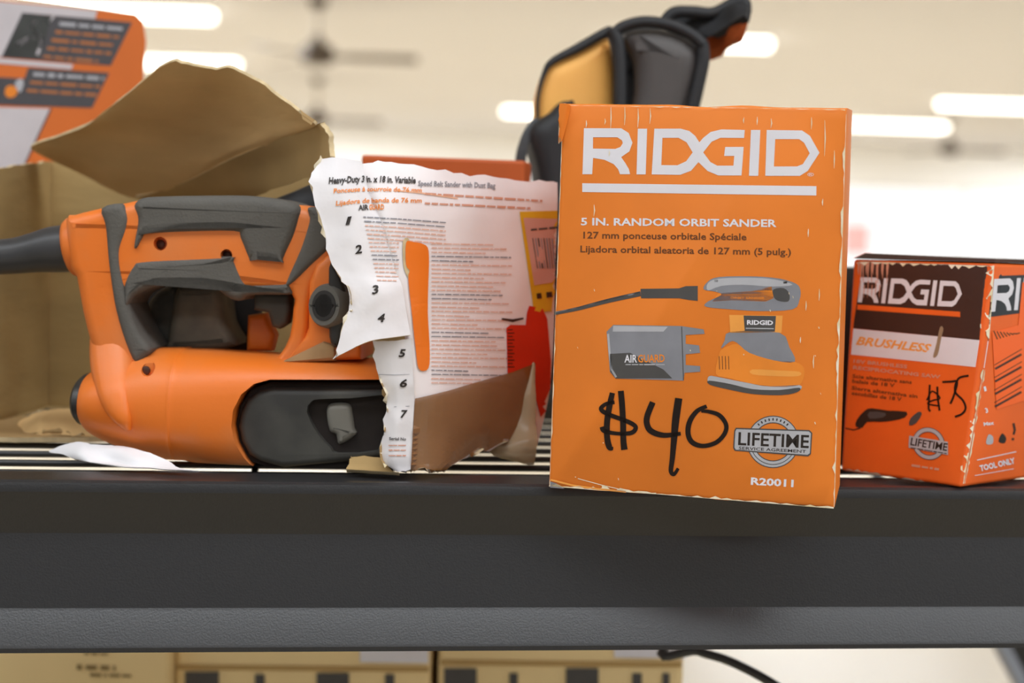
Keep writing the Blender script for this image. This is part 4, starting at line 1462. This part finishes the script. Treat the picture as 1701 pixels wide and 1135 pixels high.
def closed(name, front, depth_pts, mats, thick, sm=3, r=.012, yaw=0, at=BY):
    fr = Frame(P(1040, 300, at), math.radians(yaw))
    return prism(name, fr, front, 0, thick, mats, bag, r=r, seg=5, sm=sm)


# main fabric body down to the deck
frb = Frame(P(1040, 300, BY), math.radians(4))
prism('body', frb, [(915, 215), (914, 180), (918, 150), (934, 112), (964, 84), (1012, 52), (1030, 45), (1070, 36), (1110, 40), (1165, 60), (1172, 80), (1165, 130), (1152, 180), (1140, 300), (1130, 500), (1125, 655), (1000, 650), (915, 648), (915, 560), (918, 420), (914, 300), (908, 250), (904, 230)],
      .02, .20, M_BAG_BLACK, bag, r=.03, seg=6, sm=2)
frl = Frame(P(960, 150, BY), math.radians(12))
prism('side_panel', frl, [(893, 192), (895, 160), (905, 125), (918, 105), (960, 86), (1008, 62), (1018, 68), (1024, 110), (1024, 175), (1022, 260), (960, 270), (900, 215)], .004, .03, M_BAG_ORANGE, bag, r=.012, seg=5, sm=2)
frg = Frame(P(1090, 150, BY), math.radians(-6))
prism('pocket', frg, [(1034, 52), (1075, 45), (1120, 52), (1158, 75), (1162, 110), (1152, 150), (1140, 200), (1140, 300), (1040, 300), (1044, 200), (1052, 150), (1050, 100), (1038, 75)], -.01, .03, M_BAG_GREY, bag, r=.016, seg=5, sm=2)


def piping(pts, r, fr, d, name='piping', m=M_BAG_BLACK):
    w = [fr.w(*fr.px(x, y, d), d) for x, y in pts]
    w2 = spline(w, 5)
    if isinstance(r, (list, tuple)): r = [q_.x for q_ in spline([Vector((a, 0, 0)) for a in r], 5)]
    MB().tube(w2, r, 8).build(name, m, bag, smooth=True, sharp=60)


piping([(893, 196), (894, 160), (904, 122), (918, 102), (960, 80), (1006, 54), (1016, 50)], [.0012, .0014, .0018, .0026, .0034, .0036, .003], frl, .006)
piping([(1016, 48), (1026, 70), (1030, 110), (1030, 175), (1030, 280)], .0046, frg, -.006)
piping([(1018, 58), (1036, 44), (1070, 36), (1115, 42), (1150, 58), (1168, 74)], .004, frg, -.006)
piping([(1166, 70), (1168, 100), (1158, 150), (1148, 200), (1146, 290)], .0046, frg, -.004)
# black lower left corner of the bag and its webbing
prism('base_corner', frl, [(920, 186), (935, 170), (950, 166), (962, 178), (965, 300), (955, 420), (902, 430), (902, 330), (899, 285), (891, 250), (887, 225), (893, 205)], -.012, .03, M_BAG_BLACK, bag, r=.01, seg=4, sm=2)
sheet('strap', [
    [(884, 198, BY + .0), (893, 196, BY + .0), (903, 202, BY + .0)],
    [(872, 214, BY - .004), (880, 212, BY - .004), (889, 214, BY - .004)],
    [(863, 234, BY - .006), (871, 236, BY - .006), (878, 238, BY - .006)],
    [(856, 264, BY - .006), (865, 266, BY - .006), (874, 268, BY - .006)],
    [(852, 330, BY + .0), (862, 335, BY + .0), (872, 340, BY + .0)],
    [(870, 420, BY + .02), (882, 425, BY + .02), (905, 430, BY + .02)]], [mat('webbing', '4a4d50', .8, .08, 90)] * 3, bag, 5, .002, seed=31)
# lid thrown open to the right
sheet('lid', [
    [(1095, 45, 1.16), (1130, 18, 1.16), (1180, 22, 1.15), (1218, 6, 1.13), (1240, 8, 1.12)],
    [(1130, 60, 1.16), (1160, 48, 1.15), (1192, 40, 1.14), (1220, 25, 1.125), (1238, 20, 1.118)],
    [(1168, 70, 1.15), (1180, 60, 1.14), (1200, 48, 1.132), (1222, 34, 1.12), (1236, 26, 1.115)]], [M_BAG_BLACK] * 3, bag, 5, .006, crumple=.003, cs=40, seed=33)
sheet('lid_lining', [
    [(1160, 72, 1.156), (1185, 54, 1.146), (1210, 40, 1.130), (1235, 25, 1.118)],
    [(1165, 88, 1.16), (1190, 75, 1.15), (1210, 62, 1.135), (1230, 45, 1.122)],
    [(1168, 102, 1.165), (1188, 98, 1.155), (1204, 84, 1.145), (1220, 66, 1.13)]], [M_BAG_RUST] * 3, bag, 5, .006, crumple=.001, seed=34)
piping([(1100, 44), (1118, 22), (1150, 20), (1185, 22), (1220, 5), (1236, 4), (1238, 22)], .0045, frg, .02, 'lid_edge')

# ------------------------------------------------------------------ cartons on the lower shelf, cable, leg
def carton(x0, x1, ytop, Y, label, band=True, holes=(), dpt=.22, bandy=None):
    a, b_ = P(x0, 1100, Y), P(x1, 1100, Y)
    ztop = P((x0 + x1) / 2, ytop, Y).z
    zb = DECK + LOW
    t = thing('shipping_carton', label, 'carton', ((a.x + b_.x) / 2, Y, zb), 'cartons on the lower shelf')
    bd = MB().box(a.x, b_.x, Y, Y + dpt, zb, ztop).build('carton_body', M_CARTON, t)
    m = bd.modifiers.new('bevel', 'BEVEL'); m.width = .004; m.segments = 2
    bake(bd)
    sf = Flat((a.x, Y, zb), (0, 1, 0))
    if band:
        p_ = Print(sf, base=.0008, inc=.0004)
        p_.poly(M_CARTON_TAPE, [(x0 + 4, bandy), (x1 - 4, bandy + 4), (x1 - 4, bandy + 12), (x0 + 4, bandy + 8)])
        p_.build('lid_seam', t)
    for (hx0, hx1, hy0, hy1) in holes:
        p_ = Print(sf, base=.0012)
        p_.poly(M_DARK_INK, [(hx0, hy0), (hx1, hy0), (hx1, hy1), (hx0, hy1)])
        p_.build('dark_panel_print', t)
    return t, sf


LY = 1.16
t, sf = carton(-140, 280, 1040, LY, 'plain tan carton on the lower shelf at the bottom left of the photo', band=False)
p_ = Print(sf, base=.001)
p_.greek(mat('faded_ink', '8d7448', .7), 128, 1108, 192, 1110, 9, 1, word=16)
p_.greek(mat('faded_ink', ''), 150, 1121, 222, 1123, 5, 2, word=14)
p_.greek(mat('faded_ink', ''), 140, 1085, 180, 1086, 5, 3, word=14)
p_.build('faded_stencil', t)
t, sf = carton(290, 716, 1040, LY + .02, 'tan carton on the lower shelf with a white label, below the torn carton', holes=((308, 364, 1116, 1200), (526, 580, 1118, 1200), (424, 440, 1120, 1200), (640, 655, 1120, 1200)), bandy=1104)
p_ = Print(sf, base=.001); p_.poly(M_WHITE_PRINT, [(598, 1060), (712, 1062), (712, 1102), (598, 1100)]); p_.build('paper_label', t)
t, sf = carton(728, 1136, 1040, LY + .02, 'tan carton on the lower shelf directly below the upright orange sander box', holes=((738, 792, 1110, 1200), (940, 994, 1110, 1200), (846, 860, 1118, 1200), (1050, 1066, 1118, 1200), (1100, 1112, 1118, 1200)), bandy=1096)
p_ = Print(sf, base=.001); p_.poly(M_WHITE_PRINT, [(1020, 1055), (1138, 1055), (1138, 1094), (1020, 1092)]); p_.build('paper_label', t)
cab = MB().tube(spline([sh(.60, .30, -.035), P(1120, 1060, 1.05), P(1160, 1082, 1.04), P(1215, 1100, 1.03), P(1290, 1140, 1.02), P(1370, 1200, 1.03), P(1450, 1290, 1.06), P(1520, 1500, 1.1), P(1580, 1880, 1.12), P(1700, 1893, 1.12)], 8), .003, 10).build('power_cord', M_CORD, None, smooth=True, sharp=60)
tag(cab, 'black cord drooping under the shelf beam, right of the tan cartons', 'cord')

# slanted leg of a folding stand beyond the rack, lower right corner
st_ = thing('folding_stand', 'grey slanted metal leg with black edge below the beam at the lower right corner', 'stand', tuple(Vector((.75, 1.75, 0))))
LYY = 1.75
a_, b_ = P(1640, 1040, LYY), P(1690, 1135, LYY)
k_ = (a_.z - .0) / (a_.z - b_.z)
foot = a_ + (b_ - a_) * k_
top = a_ + (a_ - b_) * .6


def bar(name, p, q, w0, w1, m):
    MB().hexa([p + Vector((w0, 0, 0)), p + Vector((w1, 0, 0)), q + Vector((w1, 0, 0)), q + Vector((w0, 0, 0))] +
              [c + Vector((0, .04, 0)) for c in (p + Vector((w0, 0, 0)), p + Vector((w1, 0, 0)), q + Vector((w1, 0, 0)), q + Vector((w0, 0, 0)))]).build(name, m, st_)


bar('leg', foot, top, 0, .014, M_POST)
bar('leg_edge', foot, top, .014, .05, M_BLACK_PL)
t2 = top + Vector((.75, 0, 0))
MB().box(top.x - .02, t2.x + .06, top.y - .005, top.y + .045, top.z - .02, top.z + .03).build('top_rail', M_BLACK_PL, st_)
bar('leg', Vector((t2.x + .3, top.y, 0)), t2, 0, .05, M_POST)

# far small poster by the window, just above the right-hand box
pa = P(1425, 398, 26.9)
po = MB().box(pa.x - .22, pa.x + .22, 27.03, 27.068, pa.z - .26, pa.z + .26).build('poster', mat('pink_poster', 'f2b8b8', .6, .2, 6))
tag(po, 'tiny blurred pink poster on the far window, over the brushless tool box corner', 'poster')
